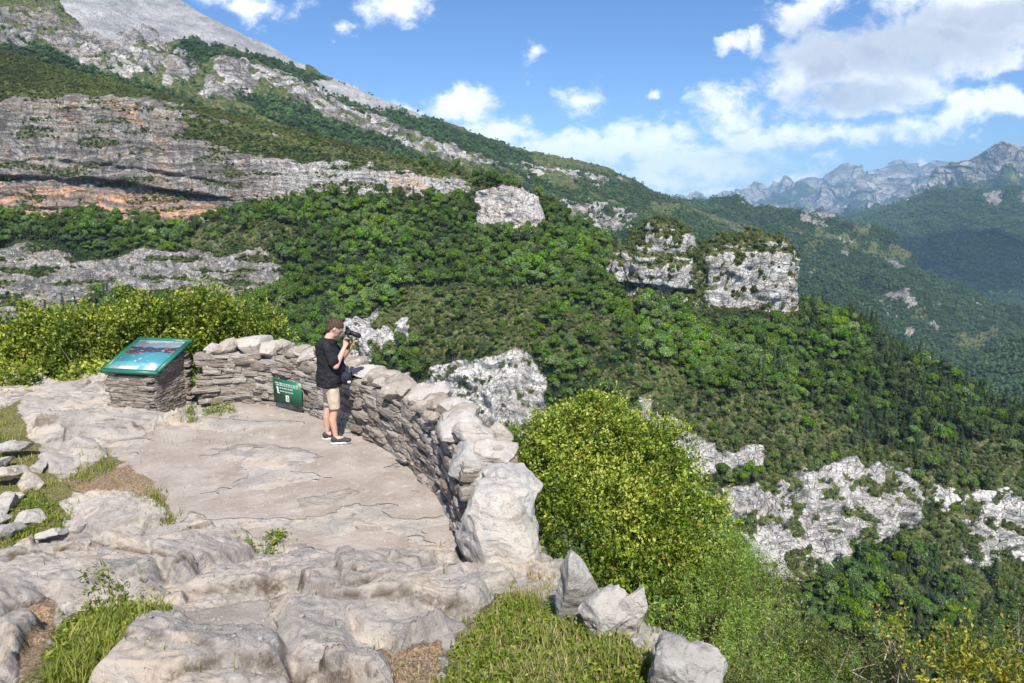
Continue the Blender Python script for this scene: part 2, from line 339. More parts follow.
def tree_mesh(kind, seed):
    global RNG
    RNG = np.random.default_rng(seed)
    if kind == 'broad':
        h = 8.2; P = []; N = []
        for k in range(15):
            d = sph(1)[0]; d[2] = abs(d[2])*1.0-.25; c = np.array([0, 0, 5.0])+d*np.array([2.3, 2.3, 2.5])*RNG.uniform(.5, 1); r = RNG.uniform(.9, 1.7)
            q = sph(70); q[:, 2] = np.where(q[:, 2] < -.3, -q[:, 2], q[:, 2]); P.append(c+q*r*RNG.uniform(.8, 1.08, (70, 1))); N.append(q+RNG.normal(size=(70, 3))*.5)
        P = np.concatenate(P); N = np.concatenate(N); S = RNG.uniform(.2, .42, len(P)); tb = trunk_bm(5.5, .2)
    elif kind == 'conifer':
        P = []; N = []
        for k in range(13):
            z = 1.6+k*.68; r = (2.3*(1-(z-1.2)/10.2)**.85)*RNG.uniform(.8, 1.12); m = int(26+70*r/2.3)
            a = RNG.uniform(0, 6.283, m); rr = r*np.sqrt(RNG.uniform(.15, 1.1, m)); w = .75+.3*np.sin(a*5+k*2); rr = rr*w
            P.append(st(np.cos(a)*rr, np.sin(a)*rr, z-.28*rr+RNG.normal(size=m)*.12)); N.append(st(np.cos(a)*.5, np.sin(a)*.5, np.ones(m))+RNG.normal(size=(m, 3))*.45)
        P = np.concatenate(P); N = np.concatenate(N); S = RNG.uniform(.16, .36, len(P)); tb = trunk_bm(9.6, .2, 0, .1)
    elif kind == 'pine':
        P = []; N = []
        for k in range(11):
            a = RNG.uniform(0, 6.283); z = RNG.uniform(3.5, 8.2); rr = RNG.uniform(.2, 1.7)*(1.15-(z-3.5)/8); c = np.array([math.cos(a)*rr, math.sin(a)*rr, z]); r = RNG.uniform(.7, 1.25)
            q = sph(60)*np.array([1.15, 1.15, .6]); P.append(c+q*r*RNG.uniform(.7, 1.1, (60, 1))); N.append(q+RNG.normal(size=(60, 3))*.5+np.array([0, 0, .3]))
        P = np.concatenate(P); N = np.concatenate(N); S = RNG.uniform(.16, .34, len(P)); tb = trunk_bm(7.6, .18, 4, .5, 1.3)
    elif kind == 'shrub':
        P = []; N = []
        for k in range(7):
            a = RNG.uniform(0, 6.283); rr = RNG.uniform(0, 1.1); c = np.array([math.cos(a)*rr, math.sin(a)*rr, RNG.uniform(.5, 1.2)]); r = RNG.uniform(.5, .95)
            q = sph(42); q[:, 2] = np.where(q[:, 2] < -.3, -q[:, 2], q[:, 2]); P.append(c+q*r*RNG.uniform(.75, 1.1, (42, 1))); N.append(q+RNG.normal(size=(42, 3))*.5)
        P = np.concatenate(P); N = np.concatenate(N); S = RNG.uniform(.13, .28, len(P)); tb = trunk_bm(1.2, .06, 3, .2, .6)
    else:   # far: a crown of few faces
        P = []; N = []
        for k in range(7):
            d = sph(1)[0]; d[2] = abs(d[2])*.9; c = np.array([0, 0, 3.0])+d*np.array([2.0, 2.0, 3.0]); r = RNG.uniform(1.1, 1.9)
            q = sph(16); q[:, 2] = np.abs(q[:, 2])-.15; P.append(c+q*r); N.append(q+RNG.normal(size=(16, 3))*.4)
        P = np.concatenate(P); N = np.concatenate(N); S = RNG.uniform(.6, 1.0, len(P)); tb = trunk_bm(4.5, .2, 0)
    V, Q = patch_quads(P, N, S); var = np.repeat(np.clip(RNG.beta(2, 2, len(P)), 0, .94), 4)
    return join_two(bm_mesh(tb), V, Q, var)
def tree_me(kind, seed, leafmat):
    me = tree_mesh(kind, seed); me.materials.append(M_bark); me.materials.append(leafmat); return me

TREE_ME = {'broad': [tree_me('broad', s, L_tree) for s in (1, 2, 3)], 'conifer': [tree_me('conifer', s, L_con) for s in (4, 5)],
           'pine': [tree_me('pine', s, L_con) for s in (6, 7)], 'shrub': [tree_me('shrub', s, L_shrub) for s in (8, 9)], 'far': [tree_me('far', s, L_far) for s in (10,)]}
RNG = np.random.default_rng(21)

def scatter(name, P, kinds, scl, protos, label, cat):
    """one stuff object: proto objects instanced on points. kinds index into protos"""
    n = len(P); me = bpy.data.meshes.new(name); me.vertices.add(n); me.vertices.foreach_set('co', np.asarray(P, np.float32).ravel())
    for k, a, ty in (('zf', scl*RNG.uniform(.8, 1.45, n), 'FLOAT'), ('scl', scl, 'FLOAT'), ('rot', RNG.uniform(0, 6.283, n), 'FLOAT'), ('kind', kinds, 'INT')):
        at = me.attributes.new(k, ty, 'POINT'); at.data.foreach_set('value', np.asarray(a, np.int32 if ty == 'INT' else np.float32))
    o = bpy.data.objects.new(name, me); COL.objects.link(o); tag(o, label, cat, kind='stuff')
    ng = bpy.data.node_groups.new(name, 'GeometryNodeTree'); ng.interface.new_socket('Geometry', in_out='INPUT', socket_type='NodeSocketGeometry'); ng.interface.new_socket('Geometry', in_out='OUTPUT', socket_type='NodeSocketGeometry')
    gi = ng.nodes.new('NodeGroupInput'); go = ng.nodes.new('NodeGroupOutput'); jn = ng.nodes.new('GeometryNodeJoinGeometry')
    def na(nm, ty):
        a = ng.nodes.new('GeometryNodeInputNamedAttribute'); a.data_type = ty; a.inputs[0].default_value = nm; return a.outputs[0]
    cx = ng.nodes.new('ShaderNodeCombineXYZ'); ng.links.new(na('rot', 'FLOAT'), cx.inputs[2]); sv = ng.nodes.new('ShaderNodeCombineXYZ'); s1 = na('scl', 'FLOAT'); ng.links.new(s1, sv.inputs[0]); ng.links.new(s1, sv.inputs[1]); ng.links.new(na('zf', 'FLOAT'), sv.inputs[2]); sc = sv.outputs[0]; kd = na('kind', 'INT')
    for i, pr in enumerate(protos):
        oi = ng.nodes.new('GeometryNodeObjectInfo'); oi.inputs['Object'].default_value = pr; oi.inputs['As Instance'].default_value = True
        cmp = ng.nodes.new('FunctionNodeCompare'); cmp.data_type = 'INT'; cmp.operation = 'EQUAL'; ng.links.new(kd, cmp.inputs[2]); cmp.inputs[3].default_value = i
        ip = ng.nodes.new('GeometryNodeInstanceOnPoints'); ng.links.new(gi.outputs[0], ip.inputs['Points']); ng.links.new(cmp.outputs[0], ip.inputs['Selection'])
        ng.links.new(oi.outputs['Geometry'], ip.inputs['Instance']); ng.links.new(cx.outputs[0], ip.inputs['Rotation']); ng.links.new(sc, ip.inputs['Scale'])
        ng.links.new(ip.outputs[0], jn.inputs[0])
    ng.links.new(jn.outputs[0], go.inputs[0]); m = o.modifiers.new('scatter', 'NODES'); m.node_group = ng
    return o

def bush(name, base, lobes, nleaf, L, mat, label, group=None, twigmat=None, up=.5, stems=9, W=.5, cat='bush', per=12, tl=.16, bare=0, sr=1.0):
    """base: world point. lobes: (centre, radii) relative to base. Thing > stems, foliage"""
    root = empty(name, base); tag(root, label, cat, group)
    lob = [(np.array(c, float), np.array(r, float)) for c, r in lobes]; w = np.array([r[0]*r[2]+r[1]*r[0] for c, r in lob]); w /= w.sum()
    nt = nleaf//per; k = RNG.choice(len(lob), nt, p=w); C0 = np.array([lob[i][0] for i in k]); RR = np.array([lob[i][1] for i in k])
    q = sph(nt); q[:, 2] = np.where(q[:, 2] < -.5, -q[:, 2], q[:, 2])
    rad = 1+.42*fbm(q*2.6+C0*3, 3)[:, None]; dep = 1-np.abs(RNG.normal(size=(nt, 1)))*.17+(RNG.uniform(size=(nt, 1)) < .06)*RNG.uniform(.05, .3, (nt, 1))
    B = C0+q*RR*rad*dep; T = nrm(q/RR*RR.mean()+np.array([0, 0, up])+RNG.normal(size=(nt, 3))*.45)
    tl_ = RNG.uniform(.6, 1.4, nt)*tl
    s = RNG.uniform(0, 1, (nt, per)); Pl = B[:, None]+T[:, None]*(s*tl_[:, None])[..., None]+RNG.normal(size=(nt, per, 3))*L*.25
    D = nrm(T[:, None]*.7+RNG.normal(size=(nt, per, 3))*.75)
    n = nt*per; Ls = RNG.uniform(.65, 1.25, n)*L
    V, Q = leaf_quads(Pl.reshape(-1, 3), D.reshape(-1, 3), Ls, Ls*W)
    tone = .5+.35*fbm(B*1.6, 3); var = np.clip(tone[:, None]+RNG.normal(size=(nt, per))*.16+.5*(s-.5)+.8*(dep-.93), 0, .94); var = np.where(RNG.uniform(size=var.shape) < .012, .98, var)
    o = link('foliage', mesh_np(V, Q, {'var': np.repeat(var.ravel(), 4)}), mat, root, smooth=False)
    bm = bmesh.new()
    for i in range(stems):
        c, r = lob[i % len(lob)]; d = sph(1)[0]; d[2] = abs(d[2]); e = Vector(c+d*r*(.85 if i >= bare else 1.2)); b = Vector((RNG.normal()*.06, RNG.normal()*.06, -.1)); m = (b+e)/2+Vector(RNG.normal(size=3)*.12)
        capsule(bm, b, m, .022*sr, .014*sr, 6); capsule(bm, m, e, .014*sr, .004*sr, 5)
        for _ in range(4):
            p = m.lerp(e, RNG.uniform(.1, .95)); capsule(bm, p, p+Vector(RNG.normal(size=3)*.22*sr+np.array([0, 0, .12*sr])), .006*sr, .002*sr, 4)
    link('stem', bm_mesh(bm), twigmat or M_bark, root); return root

def grass_mesh(P, H, W=.006, lean=.5, var=None):
    n = len(P); a = RNG.uniform(0, 6.283, n); D = st(np.cos(a), np.sin(a), 0*a); S = st(-np.sin(a), np.cos(a), 0*a); H = H[:, None]; ln = (RNG.uniform(.2, 1, n)*lean)[:, None]
    Z = np.array([0, 0, 1.]); W = W*RNG.uniform(.7, 1.3, (n, 1))
    p1 = P+Z*H*.5+D*H*ln*.25; p2 = P+Z*H*.95+D*H*ln
    V = np.stack([P-S*W, P+S*W, p1+S*W*.8, p1-S*W*.8, p2, p2+Z*.0005], 1)
    i = np.arange(n)[:, None]*6; Q = np.concatenate([i+np.array([[0, 1, 2, 3]]), i+np.array([[3, 2, 5, 4]])], 0)
    v = var if var is not None else np.clip(RNG.normal(.5, .22, n), 0, .94)
    return mesh_np(V.reshape(-1, 3), Q, {'var': np.repeat(v, 6)})
# ------------------------------------------------------------------ the far country
def gsm(a, sig, ax):
    if sig <= 0: return a
    n = int(sig*3); k = np.exp(-.5*(np.arange(-n, n+1)/sig)**2); k /= k.sum()
    pad = [(0, 0)]*a.ndim; pad[ax] = (n, n); b = np.pad(a, pad, mode='edge')
    return np.apply_along_axis(lambda v: np.convolve(v, k, 'valid'), ax, b)
def sheet(cols, rows, nu, sig_u=12, sig_v=3):
    xs = sorted(cols); pu = np.linspace(xs[0], xs[-1], nu); du = pu[1]-pu[0]; K = len(cols[xs[0]])
    py = np.array([np.interp(pu, xs, [cols[x][k][0] for x in xs]) for k in range(K)]); Y = np.array([np.interp(pu, xs, [cols[x][k][1] for x in xs]) for k in range(K)])
    py = gsm(py, sig_u/du, 1); Y = gsm(Y, sig_u/du, 1)
    PY = []; YY = []; VV = []
    for k in range(K-1):
        t = np.linspace(0, 1, rows[k], endpoint=(k == K-2))
        PY.append(py[k]+(py[k+1]-py[k])*t[:, None]); YY.append(1/((1/Y[k])+(1/Y[k+1]-1/Y[k])*t[:, None])); VV.append(k+t)
    PY = np.concatenate(PY); YY = np.concatenate(YY); V = np.concatenate(VV)
    YY = gsm(YY, sig_v, 0); PX = np.broadcast_to(pu, PY.shape)
    P = pt(PX, PY, YY); N = grid_normals(P); d = np.array([0, 0, CAMZ])-P
    N = N*np.sign((N*d).sum(-1))[..., None]; n0 = rows[0]
    return PX, PY, YY, np.broadcast_to(V[:, None], PY.shape), P, N
def sdp(PX, PY, poly, warp, soft): return sst(-soft, soft, sdpoly(PX, PY, poly)+warp)
def pick(P, dens, n):
    """n random places on the sheet's quads, by world area times density; returns position and density of the parameters"""
    a = P[:-1, :-1]; b = P[:-1, 1:]; c = P[1:, :-1]; ar = np.linalg.norm(np.cross(b-a, c-a), axis=-1); w = (ar*dens[:-1, :-1]).ravel(); w /= w.sum()
    i = RNG.choice(len(w), n, p=w); iy, ix = np.unravel_index(i, ar.shape); s = RNG.uniform(size=(n, 1)); t = RNG.uniform(size=(n, 1))
    return a[iy, ix]+(b-a)[iy, ix]*s+(c-a)[iy, ix]*t, iy, ix

# --- the canyon side: cliffs on the left, the wooded bowl, the spur falling to the right, the gorge
cB = {
 -170: [(40, 900), (20, 780), (90, 620), (222, 575), (250, 530), (325, 505), (400, 420), (450, 340), (560, 310), (650, 250), (800, 180)],
 0:    [(70, 860), (52, 740), (98, 610), (222, 570), (250, 525), (315, 500), (380, 430), (440, 350), (540, 320), (640, 250), (800, 180)],
 100:  [(95, 830), (78, 720), (100, 610), (222, 570), (248, 525), (312, 500), (370, 430), (430, 360), (520, 320), (640, 250), (800, 180)],
 200:  [(126, 800), (108, 690), (116, 620), (215, 580), (250, 525), (310, 500), (370, 430), (430, 370), (520, 320), (640, 250), (800, 180)],
 280:  [(143, 760), (127, 660), (135, 620), (208, 585), (262, 505), (305, 480), (350, 440), (400, 385), (500, 340), (640, 250), (800, 180)],
 360:  [(164, 720), (148, 630), (154, 605), (202, 575), (265, 490), (300, 460), (322, 435), (338, 425), (385, 405), (600, 260), (800, 180)],
 440:  [(184, 690), (168, 600), (172, 590), (197, 570), (255, 480), (300, 430), (335, 400), (358, 385), (425, 365), (600, 260), (800, 180)],
 500:  [(198, 660), (183, 560), (188, 552), (235, 540), (270, 480), (305, 430), (335, 400), (355, 375), (440, 350), (600, 260), (800, 180)],
 545:  [(222, 660), (206, 560), (211, 553), (236, 540), (275, 480), (308, 430), (335, 400), (357, 372), (440, 345), (600, 260), (800, 180)],
 600:  [(256, 660), (243, 560), (255, 545), (270, 525), (290, 480), (315, 430), (340, 400), (355, 365), (400, 350), (560, 270), (800, 180)],
 680:  [(284, 640), (270, 540), (280, 525), (290, 505), (305, 475), (330, 435), (375, 375), (415, 340), (500, 318), (600, 265), (800, 180)],
 740:  [(305, 620), (292, 520), (300, 505), (308, 490), (320, 465), (350, 420), (400, 370), (460, 328), (575, 302), (640, 265), (800, 190)],
 800:  [(318, 600), (303, 500), (312, 485), (322, 470), (340, 445), (370, 410), (420, 370), (478, 332), (590, 302), (660, 260), (800, 200)],
 860:  [(342, 580), (327, 480), (338, 465), (350, 450), (370, 430), (400, 405), (435, 375), (485, 340), (550, 318), (640, 270), (800, 210)],
 920:  [(380, 570), (366, 470), (376, 458), (388, 445), (405, 430), (425, 410), (450, 385), (485, 352), (545, 335), (640, 280), (800, 215)],
 980:  [(415, 560), (400, 460), (408, 450), (417, 440), (428, 430), (445, 412), (460, 395), (482, 370), (570, 340), (660, 290), (800, 220)],
 1040: [(440, 550), (426, 452), (432, 445), (438, 436), (446, 428), (455, 415), (466, 400), (485, 378), (570, 350), (660, 300), (800, 225)],
 1190: [(485, 550), (470, 450), (475, 442), (480, 435), (486, 428), (492, 418), (500, 405), (512, 385), (590, 360), (670, 310), (800, 230)]}
PX, PY, YY, VV, P, N = sheet(cB, [14, 26, 90, 30, 50, 45, 40, 60, 60, 30], 860)
wn = fbm(P/28, 4)*9; wn2 = fbm(P/14+50, 3)*5
def pB(poly, soft=3, k=1.0): return sdp(PX, PY, poly, wn*k, soft)
up = pB([(-300, 95), (0, 100), (80, 98), (150, 101), (200, 114), (260, 130), (330, 148), (400, 168), (455, 180), (474, 192), (440, 201), (400, 203), (330, 196), (270, 206), (240, 214), (200, 228), (100, 222), (0, 216), (-300, 215)], 3, .5)
led = sdp(PX, PY, [(185, 118), (300, 138), (400, 158), (455, 174), (440, 182), (380, 170), (300, 162), (230, 152), (190, 138)], wn2, 4)
butt = sdp(PX, PY, [(474, 193), (500, 188), (535, 200), (545, 222), (541, 238), (510, 237), (473, 231)], wn2*.4, 2)
low = pB([(-300, 255), (0, 251), (60, 248), (100, 260), (150, 250), (250, 252), (282, 262), (287, 285), (270, 306), (225, 311), (180, 302), (120, 302), (60, 318), (0, 335), (-300, 340)], 3, .6)
w0 = sdp(PX, PY, [(345, 330), (380, 320), (425, 327), (424, 342), (398, 352), (385, 372), (350, 368)], wn2, 3)
w1 = sdp(PX, PY, [(415, 400), (442, 370), (480, 360), (535, 358), (550, 378), (548, 402), (562, 430), (520, 450), (470, 445), (430, 430)], wn*.8, 3)
w1b = sdp(PX, PY, [(560, 350), (600, 343), (610, 380), (600, 404), (565, 395)], 0*wn-30, 3)
w2 = sdp(PX, PY, [(636, 398), (665, 408), (700, 436), (762, 452), (752, 478), (712, 482), (735, 505), (715, 525), (690, 505), (650, 442)], wn*1.1-2, 3)
w3 = sdp(PX, PY, [(712, 488), (760, 478), (830, 468), (850, 482), (880, 478), (918, 488), (905, 528), (870, 542), (850, 560), (800, 592), (770, 606), (735, 580), (715, 530)], wn*1.2-1, 3)
w4 = sdp(PX, PY, [(890, 482), (960, 472), (1030, 470), (1300, 490), (1300, 590), (1030, 570), (980, 585), (945, 572), (930, 530), (900, 520)], wn*1.6-15, 3)
w5 = .7*sst(6, 11, fbm(P/16+9, 3)*10)*sst(300, 340, PY)
veg = sst(.10, .34, fbm(P*np.array([1/38, 1/38, 1/5])+31, 4))
white = np.maximum.reduce([w0, w1, w1b, w2, w3, w4]); vegw = sst(.10, .32, fbm(P*np.array([1/12, 1/12, 1/9])+61, 5))
rock = np.maximum.reduce([up*(1-led*.9)*(1-.55*veg), butt, low*(1-.8*veg), white*(1-vegw*(1-.55*np.maximum(w1, w3*.6))), w5])
g1 = pB([(415, 300), (500, 292), (560, 300), (620, 330), (610, 365), (430, 365), (395, 330)], 8, 1.2); g2 = pB([(590, 375), (640, 360), (700, 395), (800, 415), (900, 450), (1024, 452), (1300, 480), (1300, 520), (900, 500), (800, 480), (700, 470), (620, 420)], 10, 1.4)
g3 = pB([(870, 470), (1040, 440), (1300, 470), (1300, 620), (960, 610), (900, 530)], 8); g4 = pB([(-300, 78), (100, 84), (200, 103), (300, 124), (400, 148), (490, 182), (480, 198), (400, 172), (300, 150), (200, 122), (0, 98), (-300, 95)], 4, .5)
g5 = .8*pB([(180, 236), (330, 232), (330, 252), (180, 256)], 4, .5)
gr = np.clip(np.maximum.reduce([g1*.72, g2*.62, g3*.75, g4*.8, g5, white*.8, low*.5, up*.45, 0*wn]), 0, 1)
orange = np.clip(np.maximum.reduce([sdp(PX, PY, [(-300, 180), (0, 184), (120, 190), (220, 204), (235, 222), (150, 226), (0, 222), (-300, 220)], wn2*.6, 3)*.92,
   sdp(PX, PY, [(105, 100), (140, 104), (142, 128), (120, 124)], wn2, 4)*.6, sdp(PX, PY, [(384, 168), (420, 170), (432, 198), (415, 206), (392, 196)], wn2, 4)*1.0, sdp(PX, PY, [(250, 190), (290, 190), (290, 212), (240, 216)], wn2, 4)*.5, butt*.6, low*.25, up*(.15+.35*sst(.05, .4, fbm(P/22+3, 3)))]), 0, 1)
pale = np.clip(np.maximum(low*.42+white*(.55+.25*sst(-.3, .4, fbm(P/30+77, 3))), butt*.6)+up*(.12+.42*sst(200, 300, PX)), 0, 1)
cl = np.maximum.reduce([up, butt, low, white])
dv = 2.4*fbm(P/45, 4)+1.0*fbm(P/12+7, 4)*(1-cl)+(1-cl)*9*(ridged(P/95+17, 3)-.3)*sst(1.6, 4, VV)
Pw = P+6*st(fbm(P/24+1, 3), fbm(P/24+11, 3), fbm(P/24+21, 3))
def saw(x): f = x-np.floor(x); return f*sst(1, .86, f)
bed = P[..., 2]/13+.9*fbm(P/110+2, 3)+.03*P[..., 0]/13; lay = np.maximum(up, low)
dv += lay*((1-.55*low)*(3.2*saw(bed)+1.5*saw(bed*2.7+.3)+.8*saw(bed*7.1))+(1.3+1.6*low)*ridged(Pw*np.array([1/16, 1/16, 1/70]), 3)+.5*fbm(P/4, 3))
dv += (cl-lay)*(3.0*ridged(Pw*np.array([1/26, 1/26, 1/55]), 4)+(1.7+1.9*up)*ridged(Pw*np.array([1/80, 1/80, 1/9.0])+4, 4)+1.4*ridged(P/9+7, 3)*(1-.6*up)+.9*fbm(P/3.5, 3))
dv += white*(3.5*fbm(P/18+40, 3)+2.0*ridged(Pw*np.array([1/9, 1/9, 1/22])+3, 4)+2.2*ridged(Pw*np.array([1/60, 1/60, 1/10])+8, 3))
P = P+N*dv[..., None]
# the long overhang and its recess, cut along the bed
lin = 176+.02*PX+np.clip(PX-90, 0, 200)*.13+1.5*fbm(P/25+8, 2)
g = sst(0, 3, PY-lin)*(1-sst(24, 34, PY-lin))*sst(245, 215, PX)*up
lin2 = lin+31; g2_ = sst(0, 2, PY-lin2)*(1-sst(3, 7, PY-lin2))*sst(235, 215, PX)*up
lin3 = lin-16+3*fbm(P/30, 2); g3_ = sst(0, 2, PY-lin3)*(1-sst(3, 9, PY-lin3))*sst(260, 200, PX)*up
vd = P-np.array([0, 0, CAMZ]); vd /= np.linalg.norm(vd, axis=-1, keepdims=True); vh = vd*np.array([1, 1, 0])
P = P+vh*(g*9+g2_*5+g3_*3)[..., None]
nv, nu = PX.shape
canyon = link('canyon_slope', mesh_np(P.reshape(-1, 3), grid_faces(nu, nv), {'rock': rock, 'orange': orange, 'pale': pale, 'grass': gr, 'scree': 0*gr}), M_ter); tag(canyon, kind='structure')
# where trees stand
front = (VV > .9)
dens = (1-rock)*np.where(gr > .5, .95, 1.0)*front*sst(740, 700, PY)*(1-.93*cl*(1-np.maximum(veg, vegw*white)))
hid = (PX > -40) & (PX < 1064)
TB, iy, ix = pick(P, dens*hid, 46000)
_k = ~((PX[iy, ix] > 688) & (PX[iy, ix] < 802) & (PY[iy, ix] < 336) | (PX[iy, ix] > 622) & (PX[iy, ix] < 690) & (PY[iy, ix] < 318)); _low = ~_k
tg = gr[iy, ix]; tcl = cl[iy, ix]; tpx = PX[iy, ix]; tpy = PY[iy, ix]; tv = VV[iy, ix]
sel = 1.5*fbm(TB/45+12, 3)+RNG.normal(size=len(TB))*.2
conw = sst(760, 860, tpx)*.45+sst(430, 340, tpx)*sst(230, 215, tpy)*.25+sst(.1, .4, sel)*.35
rnd = RNG.uniform(size=len(TB)); kd = np.where(rnd < conw*.55, 3, np.where(rnd < conw, 5, 0)); kd = np.where(kd == 0, RNG.integers(0, 3, len(TB)), kd+RNG.integers(0, 2, len(TB)))
shr = _low | (tcl > .3) | ((tg > .45) & (RNG.uniform(size=len(TB)) < .85)) | (RNG.uniform(size=len(TB)) < .10) | (tpy < 160)
kd = np.where(shr, 7+RNG.integers(0, 2, len(TB)), kd)
sc_ = np.where(kd >= 7, RNG.uniform(.5, 1.35, len(TB)), np.clip(RNG.gamma(5, 1/5, len(TB)), .35, 2.2)*.68*(1+.35*np.clip(fbm(TB/30+3, 2), -.7, .8)))*np.where(tpy < 240, .9, 1.0)
# --- the rock tower
def voxel(bm, vs, extra=()): return baked(bm_mesh(bm), [('REMESH', dict(mode='VOXEL', voxel_size=vs, use_smooth_shade=True))]+list(extra))
def slabpx(bm, x0, x1, y0, y1, Y, d, rz=0, top=1.0, bev=5):
    a = pt(x0, y1, Y); b = pt(x1, y0, Y); c = (a+b)/2; box(bm, c, (b[0]-a[0], d, b[2]-a[2]), Matrix.Rotation(rz, 3, 'Z'), bev)
bm = bmesh.new(); YT = 487
slabpx(bm, 706, 786, 242, 345, YT, 46, -.1); slabpx(bm, 738, 790, 250, 345, YT+4, 40, .05); slabpx(bm, 690, 765, 248, 345, YT-2, 34, .12); slabpx(bm, 662, 730, 250, 345, YT+8, 44, 0)
slabpx(bm, 733, 765, 236, 300, YT+6, 22, .3); slabpx(bm, 748, 789, 256, 345, YT-6, 30, 0)
slabpx(bm, 636, 684, 227, 345, YT+8, 42, .15); slabpx(bm, 627, 668, 238, 345, YT+4, 34, -.1); slabpx(bm, 625, 700, 256, 345, YT-4, 40, .08); slabpx(bm, 646, 672, 223, 300, YT+8, 24, .1); slabpx(bm, 650, 715, 250, 345, YT+10, 40, 0)
slabpx(bm, 612, 645, 254, 345, YT-1, 28, .2); slabpx(bm, 672, 700, 246, 300, YT+2, 26, .1); slabpx(bm, 640, 694, 285, 345, YT-14, 20, .1)
me = voxel(bm, 1.3); V = get_co(me); Nn = get_no(me)
Vw = V+5*st(fbm(V/18+1, 3), fbm(V/18+11, 3), fbm(V/18+21, 3)); amp = 3.2*ridged(Vw*np.array([1/15, 1/15, 1/45]), 4)+1.1*ridged(Vw*np.array([1/45, 1/45, 1/8])+3, 4)+4.0*fbm(V/17, 4)+1.5*ridged(V/7+9, 3)+.8*fbm(V/3, 3)
vx, vy, _ = proj(V); und = sst(0, 2, vy-(283+.12*(vx-640)))*sst(11, 4, vy-(283+.12*(vx-640)))*sst(700, 690, vx)
V2 = V+Nn*(amp*.75-1.6)[:, None]; V2[:, 1] += und*6
set_co(me, V2); Nn = get_no(me)
mid = sst(20, 3, np.abs(vx-(700+(vy-280)*.05)))*sst(240, 250, vy)
gtop = np.clip(sst(.36, .6, Nn[:, 2]+.35*fbm(V/8, 3)+.55*sst(252, 236, vy)*sst(-.1, .3, fbm(V/10+71, 3)))+.8*sst(.42, .5, fbm(V/9+44, 4))+mid*.6, 0, 1)
rk = 1-gtop
for k, a in (('rock', rk), ('orange', np.clip(.75*sst(752, 758, vx)*sst(296, 302, vy)+.26+.35*sst(.1, .5, fbm(V/18+2, 3)), 0, 1)), ('pale', .56+.3*sst(-.2, .3, fbm(V/15+33, 3))), ('grass', .6+0*rk), ('scree', 0*rk)):
    at = me.attributes.new(k, 'FLOAT', 'POINT'); at.data.foreach_set('value', a.astype(np.float32))
tower = link('rock_tower', me, M_ter); tag(tower, 'tall pale limestone rock tower with scrub on its top, standing above the wooded slope', 'rock tower')
w = gtop*(Nn[:, 1] < .4)*(.3+sst(0, .5, fbm(V/9+5, 2))); idx = RNG.choice(len(V), 1500, p=w/w.sum()); BT = V2[idx]

# --- the great mountain flank behind
cA = {
 -170: [(-170, 2600), (-190, 2100), (-40, 1500), (60, 1150), (140, 950)],
 0:    [(-70, 2600), (-92, 2100), (0, 1550), (60, 1200), (150, 950)],
 100:  [(-18, 2600), (-38, 2100), (30, 1550), (85, 1200), (170, 950)],
 170:  [(18, 2600), (-2, 2100), (55, 1600), (105, 1200), (180, 950)],
 230:  [(46, 2600), (28, 2100), (75, 1600), (115, 1250), (190, 950)],
 300:  [(83, 2600), (65, 2100), (100, 1650), (130, 1300), (210, 980)],
 400:  [(126, 2700), (108, 2200), (130, 1800), (160, 1400), (240, 1050)],
 470:  [(150, 2800), (134, 2300), (158, 1850), (190, 1450), (260, 1100)],
 520:  [(166, 2900), (149, 2450), (178, 1950), (205, 1500), (280, 1150)],
 570:  [(176, 3000), (159, 2500), (190, 2000), (220, 1550), (300, 1200)],
 620:  [(192, 3100), (174, 2600), (205, 2100), (235, 1650), (320, 1300)],
 650:  [(208, 3200), (190, 2700), (215, 2200), (245, 1700), (330, 1300)],
 690:  [(226, 3300), (208, 2800), (228, 2300), (255, 1800), (340, 1400)],
 760:  [(250, 3400), (236, 2900), (248, 2400), (275, 1900), (360, 1500)]}
PX, PY, YY, VV, P, N = sheet(cA, [12, 110, 90, 60], 640)
wn = fbm(P/90, 4)*7
def pA(poly, soft=2.5, k=1.0): return sdp(PX, PY, poly, wn*k, soft)
scree = np.maximum(pA([(40, -80), (-20, -120), (170, -60), (330, 72), (300, 68), (240, 55), (190, 40), (120, 50), (95, 40), (60, 10)], 2, .4), .8*pA([(340, 78), (420, 112), (440, 130), (380, 110), (300, 88)], 2, .6))
rkA = np.maximum.reduce([
 pA([(-300, -30), (0, 8), (50, 15), (110, 38), (150, 75), (130, 82), (90, 75), (50, 62), (0, 40), (-300, 20)], 3, .9),
 pA([(98, 42), (140, 25), (165, 40), (165, 60), (150, 88), (130, 70), (108, 58)], 3, .8),
 pA([(165, 62), (185, 55), (200, 72), (180, 88), (160, 92)], 3, .8),
 pA([(215, 66), (250, 68), (262, 84), (250, 98), (225, 108), (195, 100), (205, 84)], 3, .9),
 pA([(248, 68), (290, 84), (340, 102), (380, 122), (400, 136), (440, 146), (470, 158), (495, 168), (470, 170), (435, 165), (400, 152), (360, 134), (320, 116), (270, 96)], 3, .7),
 pA([(500, 165), (560, 172), (620, 186), (600, 190), (540, 182)], 2, 1.2)*.7, pA([(545, 200), (575, 205), (600, 212), (628, 222), (632, 236), (600, 232), (560, 220)], 2, 1.2), pA([(498, 182), (540, 195), (560, 212), (530, 210)], 2, 1.2)*.8]) * (1-.9*sst(.02, .3, fbm(P/38+3, 5)))
